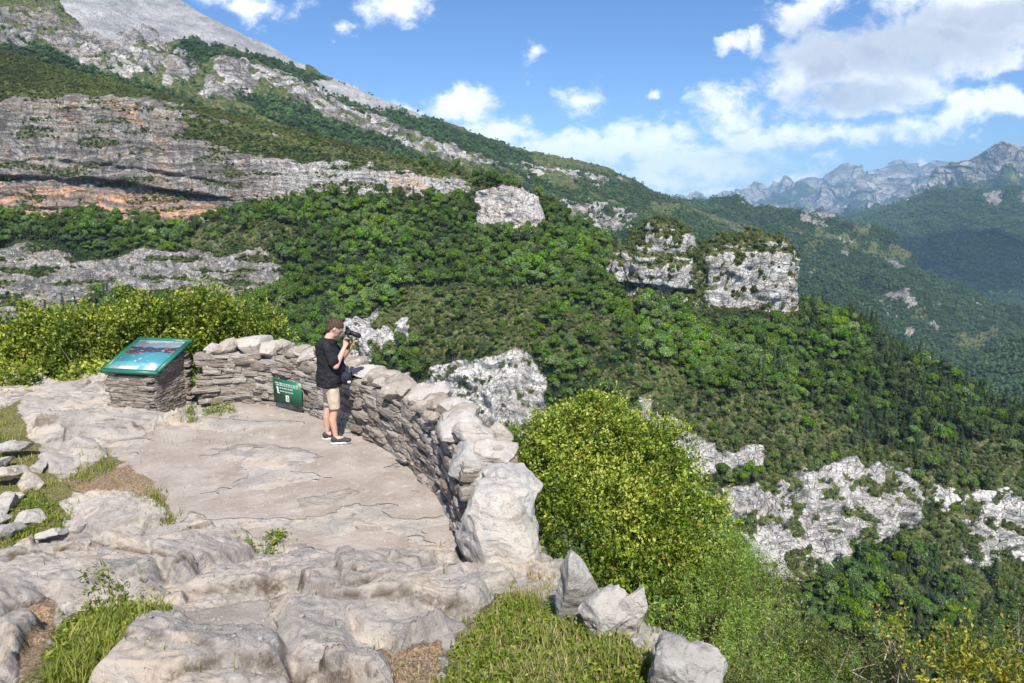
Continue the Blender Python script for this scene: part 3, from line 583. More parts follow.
forA = np.maximum.reduce([
 pA([(-300, 30), (0, 32), (60, 58), (110, 82), (170, 100), (260, 130), (120, 110), (0, 70), (-300, 60)], 3, .7),
 pA([(172, 56), (185, 46), (215, 47), (260, 62), (245, 72), (222, 62), (200, 66), (188, 72)], 2, .5),
 pA([(222, 48), (300, 70), (400, 108), (470, 134), (520, 150), (540, 172), (510, 172), (450, 150), (400, 136), (330, 106), (280, 82)], 3, .7),
 pA([(225, 92), (300, 104), (340, 126), (420, 160), (470, 176), (490, 200), (400, 190), (280, 130), (230, 104)], 3, .6),
 pA([(490, 175), (560, 192), (640, 215), (690, 214), (760, 250), (760, 400), (500, 400)], 5, 1.3),
 .6*pA([(560, 168), (640, 186), (680, 206), (640, 212), (580, 196)], 5, 1.5)])*(1-scree)
n_ = fbm(P/160, 5); dv = 14*fbm(P/220, 4)*sst(2.0, 1.0, np.abs(VV-2.2))+rkA*(10*ridged(P/70, 5)-5)+7*fbm(P/45, 4)*(1-.7*scree)+8*ridged(P*np.array([1/90, 1/90, 1/200]), 4)*(1-.6*scree)*sst(1, 1.5, VV)
P = P+N*dv[..., None]
nv, nu = PX.shape
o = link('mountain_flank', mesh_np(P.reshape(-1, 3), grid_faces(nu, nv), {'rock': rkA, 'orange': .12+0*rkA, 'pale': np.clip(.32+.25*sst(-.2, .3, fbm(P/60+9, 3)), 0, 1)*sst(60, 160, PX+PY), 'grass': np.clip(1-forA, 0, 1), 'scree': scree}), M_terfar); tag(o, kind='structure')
dA = sst(.3, .7, forA)*(1-rkA)+.07*(1-scree)*(1-rkA); FA, _, _ = pick(P, dA*(PX > -30)*(VV > .95), 16000)

# --- mid distance wooded hills and the dark hill across the valley
def hill(name, cols, rows, nu, amp, cover, seed, seg=1.0):
    PX, PY, YY, VV, P, N = sheet(cols, rows, nu, 16, 3)
    s = YY.mean(); P = P+N*((fbm(P/(s*.11)+seed, 5)*amp+ridged(P/(s*.05)+seed, 4)*amp*.35)*sst(.2, 1.4, VV))[..., None]
    rock, grass, scree = cover(PX, PY, P)
    nv, nu = PX.shape
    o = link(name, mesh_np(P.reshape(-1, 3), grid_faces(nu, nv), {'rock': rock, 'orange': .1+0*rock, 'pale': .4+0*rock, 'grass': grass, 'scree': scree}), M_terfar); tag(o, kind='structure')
    return PX, PY, VV, P, rock, grass, scree
cC = {
 600: [(225, 4300), (212, 3900), (240, 3200), (300, 2400), (340, 2000)], 690: [(215, 4300), (206, 3900), (238, 3200), (300, 2400), (350, 1900)],
 750: [(214, 4300), (204, 3900), (240, 3300), (290, 2400), (360, 1800)], 800: [(222, 4300), (212, 3900), (240, 3300), (285, 2500), (380, 1700)],
 845: [(232, 4200), (221, 3800), (245, 3300), (290, 2600), (400, 1700)], 880: [(258, 4100), (248, 3500), (268, 3100), (300, 2600), (420, 1700)],
 930: [(292, 4000), (281, 3300), (296, 3000), (318, 2600), (430, 1700)], 1024: [(335, 3800), (326, 3100), (340, 2800), (355, 2500), (440, 1700)],
 1190: [(410, 3600), (400, 2900), (410, 2600), (420, 2300), (470, 1700)]}
def cov(PX, PY, P):
    w = fbm(P/260, 4)*5
    r = .8*sdp(PX, PY, [(805, 212), (830, 214), (838, 224), (815, 222)], w, 2)+.7*sdp(PX, PY, [(798, 226), (822, 226), (824, 236), (800, 234)], w, 2)+.8*sst(.55, .75, fbm(P/120+4, 4))
    r = r+sdp(PX, PY, [(878, 303), (890, 306), (908, 320), (900, 322), (884, 312)], w*.5, 1.5)+sdp(PX, PY, [(900, 330), (912, 336), (908, 342)], w*.3, 1.5)
    g = sdp(PX, PY, [(815, 240), (840, 244), (870, 252), (905, 262), (880, 268), (845, 260)], w, 2)+.5*sst(.35, .7, fbm(P/180+14, 4))+.8*sdp(PX, PY, [(944, 340), (990, 336), (992, 348), (960, 350)], w, 2)+.8*sdp(PX, PY, [(852, 226), (862, 226), (862, 246), (852, 246)], 0*w, 1)+.5*sst(740, 690, PX)*sst(225, 212, PY)
    return np.clip(r, 0, 1), np.clip(g, 0, 1), 0*r
a = hill('wooded_hills', cC, [12, 50, 70, 90], 420, 75, cov, 3.3)
FC, _, _ = pick(a[3], (1-a[4])*(1-.75*a[5])*(a[2] > .95)*(a[0] > 610)*(a[0] < 1060)*(a[1] < 430), 30000)
cD = {
 740: [(250, 8500), (245, 7200), (258, 6300), (300, 5000)], 850: [(232, 8500), (224, 7000), (250, 5800), (330, 4300)], 900: [(216, 8500), (207, 7000), (245, 5600), (340, 4200)],
 950: [(200, 8500), (190, 7000), (245, 5500), (350, 4100)], 985: [(206, 8500), (196, 7000), (245, 5500), (355, 4100)], 1024: [(202, 8500), (192, 7000), (245, 5400), (370, 4000)], 1190: [(180, 8500), (168, 6900), (240, 5300), (420, 3900)]}
def cov(PX, PY, P):
    w = fbm(P/400, 4)*5
    r = .9*sdp(PX, PY, [(985, 196), (1000, 194), (1004, 204), (990, 206)], w, 2)+.6*sdp(PX, PY, [(1010, 200), (1040, 196), (1040, 206), (1015, 207)], w, 2)+.5*sdp(PX, PY, [(895, 211), (912, 210), (908, 215)], w, 1.5)
    return np.clip(r, 0, 1), np.clip(.6*sst(.3, .7, fbm(P/400+1, 4))*sst(260, 230, PY), 0, 1), 0*r
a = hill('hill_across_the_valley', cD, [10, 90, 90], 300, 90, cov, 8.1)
FD, _, _ = pick(a[3], (a[2] > .95)*(a[0] > 740)*(a[0] < 1060)*(a[1] < 310)*(1-a[4]), 16000)
cE = {
 860: [(440, 2100), (430, 1800), (450, 1500), (500, 1200)], 930: [(386, 2200), (374, 1850), (410, 1500), (480, 1200)], 980: [(366, 2200), (353, 1850), (400, 1500), (470, 1200)],
 1040: [(352, 2200), (338, 1850), (390, 1500), (470, 1200)], 1190: [(320, 2200), (306, 1850), (370, 1500), (470, 1200)]}
a = hill('lower_wooded_hill', cE, [10, 70, 60], 200, 25, lambda PX, PY, P: (0*PX, 0*PX, 0*PX), 5.1)
FE, _, _ = pick(a[3], (a[2] > .95)*(a[0] > 870)*(a[0] < 1060)*(a[1] < 440)*1.0, 5000)
# --- far blue mountains
def far_range(name, sky, Y0, Y1, bot, amp, seed, scr=.0, back=1.2):
    xs = [s[0] for s in sky]; cols = {s[0]: [(s[1]+8, Y0*back), (s[1], Y0), (s[1]*.55+bot*.45, Y0*.55+Y1*.45), (bot, Y1)] for s in sky}
    PX, PY, YY, VV, P, N = sheet(cols, [8, 70, 60], 360, 3, 2)
    k = sst(0, 1.1, VV)*sst(3.0, 2.6, VV)
    P = P+N*((ridged(P/(Y0*.085)+seed, 6, .45)*amp-amp*.6)*(.12+.88*sst(1.0, 1.5, VV))*k)[..., None]
    z = P[..., 2]; r = sst(.45, .65, 1-(PY-np.array(np.interp(PX, xs, [s[1] for s in sky])))/(bot-np.interp(PX, xs, [s[1] for s in sky]))+.25*fbm(P/(Y0*.02), 4))
    nv, nu = PX.shape
    o = link(name, mesh_np(P.reshape(-1, 3), grid_faces(nu, nv), {'rock': np.clip(r, 0, 1)*.9, 'orange': .0*r, 'pale': .3+0*r, 'grass': .35+0*r, 'scree': scr*r}), mat_terrain(name+'_rock', Y0/130)); tag(o, kind='structure')
far_range('far_blue_mountains', [(560, 222), (640, 216), (690, 207), (712, 202), (722, 197), (735, 201), (748, 193), (760, 190), (774, 192), (788, 184), (800, 180), (812, 177), (822, 182), (834, 175), (846, 171), (858, 174), (872, 172), (884, 168), (892, 165), (898, 161), (905, 166), (915, 170), (924, 166), (934, 161), (946, 163), (960, 169), (985, 180), (1040, 200), (1190, 205)], 23000, 15000, 232, 620, 2.0, .1)
far_range('blue_foothills', [(690, 226), (760, 212), (800, 201), (830, 190), (850, 184), (872, 178), (890, 184), (915, 196), (950, 215), (1000, 230)], 17500, 13000, 240, 420, 9.0, 0)
far_range('grey_mountain', [(780, 236), (830, 228), (870, 220), (900, 208), (920, 196), (938, 183), (955, 171), (968, 161), (980, 155), (992, 148), (1004, 145), (1016, 147), (1030, 144), (1060, 138), (1110, 132), (1190, 140)], 12000, 8500, 240, 380, 5.0, .15)
# the valley floor that everything stands on
gx = np.linspace(-22000, 26000, 60); gy = np.linspace(-12000, 31000, 60); X, Y = np.meshgrid(gx, gy)
Z = -1500+0*X; o = link('valley_floor', mesh_np(st(X, Y, Z).reshape(-1, 3), grid_faces(60, 60), {'rock': 0*X, 'orange': 0*X, 'pale': 0*X, 'grass': .3+0*X, 'scree': 0*X}), M_terfar); tag(o, kind='structure')
# ------------------------------------------------------------------ the viewpoint: bedrock, platform, drop
wall_px = [(203, 404), (225, 403), (250, 403), (275, 406), (305, 413), (345, 427), (390, 452), (425, 481), (448, 512), (462, 552)]
wall_in = np.array([gpt(*p)[:2] for p in wall_px])
_s = np.linspace(0, len(wall_in)-1, 160); wall_in = st(gsm(np.interp(_s, range(len(wall_in)), wall_in[:, 0]), 5, 0), gsm(np.interp(_s, range(len(wall_in)), wall_in[:, 1]), 5, 0))
_d = np.gradient(wall_in, axis=0); _d /= np.linalg.norm(_d, axis=1)[:, None]; wall_n = st(-_d[:, 1], _d[:, 0]); wall_n *= np.sign((wall_n*(wall_in-np.array([-3.5, 7]))).sum(1))[:, None]   # outward
wall_len = np.concatenate([[0], np.cumsum(np.linalg.norm(np.diff(wall_in, axis=0), axis=1))])
wall_out = wall_in+wall_n*.62
edge = [(-14, 12.8), (-9.5, 12.6), (-6.9, 12.0)]+[tuple(p) for p in wall_out[5::12]]+[(.42, 5.3), (.55, 4.7), (.72, 4.15), (.85, 3.6), (.95, 3.0), (1.1, 2.4), (1.5, 1.2), (2.2, -1), (3, -5), (3, -9), (-14, -9)]
edge = np.array(edge)
def base_h(x, y):
    q = np.clip((6.15+.12*np.sin(x*1.7)-y), 0, None); h = .30*q*sst(-.3, 1.2, q)-.006*q*q
    h = h+.18*sst(-4.6, -7.5, x)*sst(12, 7, y)
    d = np.maximum(-sdpoly(x, y, edge), 0)
    h = h-1.35*np.maximum(d-.12, 0)-.35*np.minimum(d, .12)-.25*np.clip(d-3, 0, None)
    return h
# slabs of bedrock, outlined as they are seen, each with its own thickness and slope
def w2(poly, z):
    return np.array([gpt(p[0], p[1], z)[:2] for p in poly])
class Fieldn:
    def __init__(s, X, Y, Z): s.X, s.Y, s.Z = X, Y, Z
    def __call__(s, x, y):
        x = np.clip(np.asarray(x, float), s.X[0], s.X[-1]-1e-6); y = np.clip(np.asarray(y, float), s.Y[0], s.Y[-1]-1e-6); i = np.searchsorted(s.X, x, side='right')-1; j = np.searchsorted(s.Y, y, side='right')-1
        u = (x-s.X[i])/(s.X[i+1]-s.X[i]); v = (y-s.Y[j])/(s.Y[j+1]-s.Y[j]); Z = s.Z
        return (Z[j, i]*(1-u)+Z[j, i+1]*u)*(1-v)+(Z[j+1, i]*(1-u)+Z[j+1, i+1]*u)*v
class Field:
    """bilinear look-up of a height grid"""
    def __init__(s, x0, y0, d, Z): s.x0, s.y0, s.d, s.Z = x0, y0, d, Z
    def __call__(s, x, y):
        u = np.clip((np.asarray(x)-s.x0)/s.d, 0, s.Z.shape[1]-1.001); v = np.clip((np.asarray(y)-s.y0)/s.d, 0, s.Z.shape[0]-1.001); i = u.astype(int); j = v.astype(int); u = u-i; v = v-j; Z = s.Z
        return (Z[j, i]*(1-u)+Z[j, i+1]*u)*(1-v)+(Z[j+1, i]*(1-u)+Z[j+1, i+1]*u)*v
_X, _Y = np.meshgrid(np.arange(-15, 10, .06), np.arange(.6, 19, .06)); base_f = Field(-15, .6, .06, base_h(_X, _Y))
def hit(px, py, hf=None):
    hf = hf or base_f
    px = np.atleast_1d(np.asarray(px, float)); py = np.atleast_1d(np.asarray(py, float)); rx, rz = ray(px, py); Y = np.full(px.shape, 1.2); done = np.zeros(px.shape, bool)
    for _ in range(580):
        z = CAMZ+rz*Y; done |= z <= hf(rx*Y, Y); Y = np.where(done, Y, Y+.03)
        if done.all(): break
    return st(rx*Y, Y, hf(rx*Y, Y))
def wp(poly): return hit([p[0] for p in poly], [p[1] for p in poly])[:, :2]
slabs = [   # outline, height, edge width, tilt (x, y), roundness
 ([(-60, 575), (0, 560), (60, 542), (95, 540), (128, 548), (150, 562), (172, 582), (160, 600), (110, 612), (50, 612), (-10, 645), (-80, 660)], .26, .22),
 ([(128, 548), (160, 535), (200, 531), (245, 533), (258, 546), (250, 562), (205, 572), (170, 590), (150, 575)], .20, .10),
 ([(340, 580), (380, 566), (415, 556), (448, 549), (458, 556), (455, 570), (420, 578), (370, 588), (335, 596)], .19, .10),
 ([(330, 606), (352, 594), (400, 586), (450, 582), (486, 586), (490, 600), (470, 618), (440, 645), (415, 660), (395, 655), (385, 640), (355, 640)], .24, .16),
 ([(270, 600), (340, 590), (362, 604), (360, 640), (385, 665), (400, 700), (300, 720), (285, 660)], .17, .22),
 ([(85, 700), (120, 668), (150, 640), (185, 642), (210, 652), (250, 650), (290, 655), (302, 680), (290, 720)], .22, .14),
 ([(255, 560), (310, 548), (350, 560), (345, 584), (280, 596), (190, 612), (170, 600), (215, 578)], .06, .2),
 ([(60, 505), (95, 492), (132, 487), (150, 500), (168, 520), (150, 528), (128, 545), (95, 535), (70, 520)], .12, .07),
 ([(15, 405), (60, 402), (110, 406), (165, 412), (200, 416), (180, 424), (140, 432), (105, 440), (60, 446), (30, 436)], .14, .25),
 ([(36, 458), (75, 446), (100, 446), (106, 456), (80, 464), (50, 470)], .13, .08),
 ([(210, 450), (250, 443), (300, 448), (325, 458), (290, 470), (240, 472)], .008, .15),
 ([(300, 500), (350, 488), (362, 492), (330, 506), (295, 512)], .01, .1),
 ([(0, 640), (40, 620), (30, 650), (0, 690)], .15, .1)]
slabs = [(wp(p), h, w) for p, h, w in slabs]
sand_p = wp([(185, 420), (240, 398), (320, 410), (400, 440), (450, 490), (475, 550), (440, 552), (400, 562), (355, 568), (300, 545), (250, 536), (180, 532), (150, 505), (120, 480), (100, 462), (110, 442), (150, 436)])
dust_p = wp([(168, 602), (230, 588), (300, 590), (345, 600), (335, 640), (300, 655), (215, 645), (160, 632), (150, 612)])
turf_ps = [wp(p) for p in ([(430, 700), (445, 660), (480, 612), (505, 592), (545, 600), (600, 625), (700, 700)], [(20, 690), (45, 650), (70, 615), (110, 600), (150, 608), (170, 625), (140, 650), (110, 672), (95, 700)], [(-60, 560), (-60, 440), (20, 400), (40, 455), (75, 500), (60, 530), (0, 560)], [(70, 480), (105, 455), (125, 462), (100, 478)], [(150, 495), (168, 500), (172, 522), (158, 520)])]
soil_ps = [wp(p) for p in ([(372, 645), (395, 655), (440, 650), (450, 690), (400, 720), (385, 690)], [(60, 480), (130, 465), (170, 500), (150, 520), (100, 500)], [(340, 592), (440, 578), (480, 580), (486, 588), (430, 584), (350, 602)], [(40, 690), (-20, 640), (20, 610), (60, 605)])]
_ca, _sa = math.cos(.35), math.sin(.35)
def _hash(i, j, s):
    h = (i*374761393+j*668265263+s*974634777) & 0xffffffff; h = ((h ^ (h >> 13))*1274126177) & 0xffffffff; return ((h ^ (h >> 16)) & 0xffffff)/float(0xffffff)
def plates(x, y, sx, sy, ah, at, seed, ew=.07):
    """broken bedding: flat plates, each a little higher, lower or tilted, parted by joints"""
    P = st(x, y, 0*x); w = .09*sx; qx = x+w*fbm(P*.8/sx+90, 3); qy = y+w*.8*fbm(P*.8/sx+95, 3); a = (qx*_ca+qy*_sa)/sx; b = (-qx*_sa+qy*_ca)/sy
    ia = np.floor(a).astype(np.int64); ib = np.floor(b).astype(np.int64); best = np.full(len(x), 9.); sec = best.copy(); hb = np.zeros(len(x)); hs = hb.copy()
    for di in (-1, 0, 1):
        for dj in (-1, 0, 1):
            i = ia+di; j = ib+dj; ca = i+_hash(i, j, seed); cb = j+_hash(i, j, seed+7); d = np.sqrt((a-ca)**2+(b-cb)**2)
            hh = (_hash(i, j, seed+11)-.5)*2*ah+((a-ca)*sx*(_hash(i, j, seed+13)-.5)+(b-cb)*sy*(_hash(i, j, seed+17)-.5))*2*at
            n = d < best; sec = np.where(n, best, np.minimum(sec, d)); hs = np.where(n, hb, np.where(d <= sec, hh, hs)); hb = np.where(n, hh, hb); best = np.minimum(best, d)
    g = sec-best; w = .5+.5*sst(0, ew, g); return hb*w+hs*(1-w), sst(.06, .0, g)
def ground_h(x, y, full=False):
    sh = np.shape(x); P = st(np.ravel(x), np.ravel(y), 0*np.ravel(x)); x = P[:, 0]; y = P[:, 1]; h0 = base_h(x, y)
    wx = .055*fbm(P*2.6, 4); sx = 0; top = 0
    for k, (poly, hh, w) in enumerate(slabs):
        d = sdpoly(x, y, poly)+wx; s = sst(-w*.1, w*.55, d); s = s*(.72+.28*sst(0, w*4, d)); sx = np.maximum(sx, s*hh*(1+.35*fbm(P*1.1+k*3, 3))); top = np.maximum(top, sst(-.03, .03, d)*(1 if hh > .05 else .6))
    sandm = sst(-.22, .2, sdpoly(x, y, sand_p)+1.6*wx)*(1-.9*top); inn = sandm+0; sandm = np.maximum(sandm, .7*sst(.1, .45, fbm(P*1.3+70, 4))*(1-top)); sandm = np.maximum(sandm, .8*sst(-.1, .15, sdpoly(x, y, dust_p)+wx)*(1-.9*top))
    turf = 0*x; soil = 0*x
    for p in turf_ps: turf = np.maximum(turf, sst(-.12, .12, sdpoly(x, y, p)+wx))
    for p in soil_ps: soil = np.maximum(soil, sst(-.08, .08, sdpoly(x, y, p)+wx))
    out = sst(.02, .35, -sdpoly(x, y, edge)); turf = np.maximum(turf, out*.9)
    pal = sst(.22, .38, fbm(P*np.array([.8, 1.6, 1])+52, 4))*inn
    turf = turf*(1-.85*top); soil = soil*(1-.6*top)
    rough = (1-.97*sst(0, .55, sandm))*(1-.6*turf)
    n = fbm(P*np.array([.9, 1.5, 1])+3, 4); terr = n*3.2; terr = (np.floor(terr)+sst(.86, 1, terr-np.floor(terr)))/3.2     # bedding ledges
    cr = np.abs(fbm(P*np.array([.55, 1.1, 1])+20+.15*st(n, n, n), 3)); crack = sst(.045, .0, cr)
    ph, jn = plates(x, y, 1.25, .62, .055, .11, 1, .03); p2, j2 = plates(x, y, .42, .2, .018, .2, 2, .05); p3, j3 = plates(x, y, .13, .07, .004, .16, 3); m = 4.2*fbm(P*np.array([.8, 2.0, 1])+33, 4); m = (np.floor(m)+sst(.88, 1, m-np.floor(m)))/4.2
    h = h0+sx*.85*(1-.0*sandm)+rough*(.022*terr+.018*m+ph*1.25+(p2+p3)*sst(-.5, .1, fbm(P*.9+8, 2))+.006*fbm(P*7.1, 4)+.0065*ridged(P*10.3, 3)+.005*fbm(P*23, 2)-.03*jn*sst(-.35, .2, n)-.008*j2*sst(-.1, .3, n)-.02*crack*sst(-.2, .3, n))+.012*fbm(P*9, 4)*(rough*.8+.15)+sandm*(.02*fbm(P*1.2+4, 3)+.004*fbm(P*14, 2))
    joint = np.clip(jn*sst(-.45, .1, n)+.45*j2*sst(.0, .35, n)+crack*sst(-.2, .3, n)*.7, 0, 1)*rough
    if full: return h.reshape(sh), joint.reshape(sh), (sandm*(1-.75*pal)).reshape(sh), turf.reshape(sh), np.maximum(soil, .0).reshape(sh)
    return h.reshape(sh)
def gh(x, y): return float(ground_h(np.array([float(x)]), np.array([float(y)]))[0])
gx = np.concatenate([np.arange(-13.5, -5, .045), np.arange(-5, 1.6, .015), np.arange(1.6, 9, .06)]); gy = np.concatenate([np.arange(-8, 1.5, .15), np.arange(1.5, 7.2, .015), np.arange(7.2, 16, .034)]); X, Y = np.meshgrid(gx, gy)
H, jt_, sd_, tf_, so_ = ground_h(X, Y, True)
M_pos = st(X, Y, H)
ground_h = Fieldn(gx, gy, H)
o = link('ground', mesh_np(M_pos.reshape(-1, 3), grid_faces(len(gx), len(gy)), {'joint': jt_, 'sand': sd_, 'turf': tf_, 'soil': so_}), M_ground); tag(o, kind='structure')
# the outcrop's flanks below, down to the gorge
th = np.linspace(0, 2*math.pi, 220, endpoint=False); cx, cy = -2.2, 3.6
ring = []
for k, (s, dz) in enumerate([(0, 0), (1.12, -9), (1.5, -28), (2.6, -60), (6, -140), (14, -260), (40, -700)]):
    hx, hy = 11.1, 11.9
    a = st(np.cos(th), np.sin(th)); sc = 1/np.maximum(np.abs(a[:, 0])/hx, np.abs(a[:, 1])/hy); bx = cx+a[:, 0]*sc; by = cy+a[:, 1]*sc
    if k == 0: ring.append(st(bx, by, base_h(bx, by)-.3))
    else:
        p = st(cx+(bx-cx)*s, cy+(by-cy)*s, 0*bx+dz-3); p = p+st(fbm(p/9, 3), fbm(p/9+9, 3), 0*bx)*s*1.5; ring.append(p)
Rg = np.array(ring); Rg = np.concatenate([Rg, Rg[:, :1]], 1); nv, nu = Rg.shape[:2]
sk = link('outcrop_flank', mesh_np(Rg.reshape(-1, 3), grid_faces(nu, nv), {'rock': np.full(nu*nv, .5), 'orange': np.zeros(nu*nv), 'pale': np.full(nu*nv, .5), 'grass': np.full(nu*nv, .6), 'scree': np.zeros(nu*nv)}), M_ter); tag(sk, kind='structure')

# ------------------------------------------------------------------ rocks
def rock_mesh(dim, seed, planes=12, sub=5, amp=.05, sharp=.75, ledge=0):
    rg = np.random.default_rng(seed); bm = bmesh.new(); bmesh.ops.create_icosphere(bm, subdivisions=sub, radius=1); me = bm_mesh(bm); V = get_co(me)
    V *= 1.25
    for k in range(planes):
        n = nrm(rg.normal(size=3)); d = rg.uniform(sharp-.12, sharp+.2); t = V@n-d; V = V-np.where(t > 0, t, 0)[:, None]*n*.92
    V *= np.array(dim)/2/np.abs(V).max(0); m = float(np.mean(dim))
    N = nrm(V/np.array(dim)**2); off = seed*7.7
    V = V+N*(amp*m*(fbm(V/m*2.2+off, 4)+.5*ridged(V/m*3.5+off, 4)-.3)+ledge*m*ridged(V/m*np.array([1.5, 1.5, 9])+off, 3))[:, None]
    set_co(me, V); me.set_sharp_from_angle(angle=R(28)); return me
def rock(name, loc, dim, rot, seed, label=None, cat=None, group=None, mat=None, parent=None, **k):
    o = link(name, rock_mesh(dim, seed, **k), mat or M_rock, parent); o.location = loc; o.rotation_euler = [R(a) for a in rot]
    if label: tag(o, label, cat, group)
    return o
def wpt(px, py, Y): return pt(px, py, Y)

# standing stones along the edge: foot and head as seen
def standing(name, foot, head, w, d, seed, rot, label, **k):
    f = hit([foot[0]], [foot[1]], ground_h)[0]; rz = ray(head[0], head[1])[1]; ztop = CAMZ+rz*(f[1]+.05); h = ztop-f[2]
    xc = (f[0]+ray(head[0], head[1])[0]*f[1])/2
    return rock(name, (xc, f[1]+.05, f[2]+h*.42), (w, d, h*1.22), rot, seed, label, 'rock', None, **k)
standing('standing_stone', (575, 624), (574, 541), .30, .24, 31, (4, -4, 10), 'tall narrow grey standing stone between the wall end and the forked rock', planes=12, sharp=.78, amp=.03, ledge=.0)
standing('forked_rock', (606, 636), (608, 588), .34, .25, 36, (0, 8, 25), 'low broad grey rock with pointed top corner beside the standing stone', planes=12, sharp=.62, amp=.07)
f_ = hit([632], [632], ground_h)[0]; rock('pointed_rock', (f_[0], f_[1]+.0, f_[2]+.14), (.22, .22, .44), (0, 14, -10), 44, 'pale grey rock with one sharp upright point, leaning on the broad rock', 'rock', planes=10, sharp=.6, amp=.06)
standing('craggy_rock', (690, 700), (682, 643), .36, .32, 52, (0, 0, -20), 'craggy grey rock at the bottom edge under the feathery bush', planes=16, sharp=.72, amp=.08)

# ------------------------------------------------------------------ the dry stone wall
wl = empty('dry_stone_wall', (*wall_in[80], 0)); tag(wl, 'curved dry stone wall of thin brown stones with rough pale coping round the viewpoint', 'stone wall')
wl_o = np.array([*wall_in[80], 0.])
L = wall_len[-1]
def wat(s): return st(np.interp(s, wall_len, wall_in[:, 0]), np.interp(s, wall_len, wall_in[:, 1])), st(np.interp(s, wall_len, wall_n[:, 0]), np.interp(s, wall_len, wall_n[:, 1]))
def _proto(seed):
    bm = bmesh.new(); bmesh.ops.create_cube(bm, size=1); bmesh.ops.subdivide_edges(bm, edges=bm.edges[:], cuts=5, use_grid_fill=True)
    me = bm_mesh(bm); V = get_co(me); V = V/(1+.0*V); m = np.abs(V).max(1, keepdims=True); r = np.linalg.norm(V, axis=1, keepdims=True); V = V*(1-.17*(r-m)/r)
    V = V+.07*st(fbm(V*2.2+seed*5, 3), fbm(V*2.2+seed*5+40, 3), fbm(V*2.2+seed*5+80, 3))+nrm(V)*.05*ridged(V*3+seed, 3)[:, None]; F_ = np.array([list(p.vertices) for p in me.polygons]); bpy.data.meshes.remove(me); return V, F_
protos = [_proto(s) for s in range(14)]
Vs = []; Fs = []; vars_ = []; off = 0
def add_stone(c, ax, nrm_, dims, tilt):
    global off
    V, F_ = protos[RNG.integers(14)]; V = V*np.array([1, 1, RNG.choice([-1, 1])]) if False else V
    t = np.array([ax[0], ax[1], tilt]); t /= np.linalg.norm(t); n = np.array([nrm_[0], nrm_[1], RNG.normal()*.05]); n /= np.linalg.norm(n); u = np.cross(t, n); u /= np.linalg.norm(u); u = u*np.sign(u[2])
    W = V[:, :1]*dims[0]*t+V[:, 1:2]*dims[1]*n+V[:, 2:3]*dims[2]*u+np.array(c); Vs.append(W); Fs.append(F_+off); vars_.append(np.full(len(V), RNG.uniform())); off += len(V)
topz = lambda s: .80+.05*math.sin(s*1.3)+.12*float(sst(7.0, 9.3, s))-.02*float(sst(3, 1, s))
for side in (0, 1):
    for row in range(12):
        s = -.05+RNG.uniform(-.15, .1)
        zz = row*.068
        while s < L-.12:
            l = RNG.gamma(6, .035)+.06; l = min(l, .42); hh = .068*RNG.uniform(.75, 1.25); sc = s+l/2; s += l*.97
            if zz > topz(sc)-.03: continue
            c, n = wat(sc); ax = np.array([n[1], -n[0]]); b = -.1 if side == 0 else 0
            big = RNG.uniform() < .10
            o_ = (.13+.02*RNG.normal()+.05*zz) if side == 0 else (.50-.05*zz)
            if side == 1 and row < 0: continue
            w_ = .012*math.sin(sc*5+row)
            add_stone((c[0]+n[0]*o_, c[1]+n[1]*o_, zz+.03+w_), ax, n, (l*1.02, .26*RNG.uniform(.85, 1.15), hh*(2.0 if big else 1.12)), RNG.normal()*.06)
# foundation below the outer face
for row in range(10):
    s = 0
    while s < L:
        l = RNG.uniform(.2, .5); c, n = wat(s+l/2); add_stone((c[0]+n[0]*.5, c[1]+n[1]*.5, -.08-row*.13), (n[1], -n[0]), n, (l, .28, .15), 0); s += l*.95
V = np.concatenate(Vs)-wl_o; link('stonework', mesh_np(V, np.concatenate(Fs), {'var': np.concatenate(vars_)}), M_wall, wl).data.set_sharp_from_angle(angle=R(38))
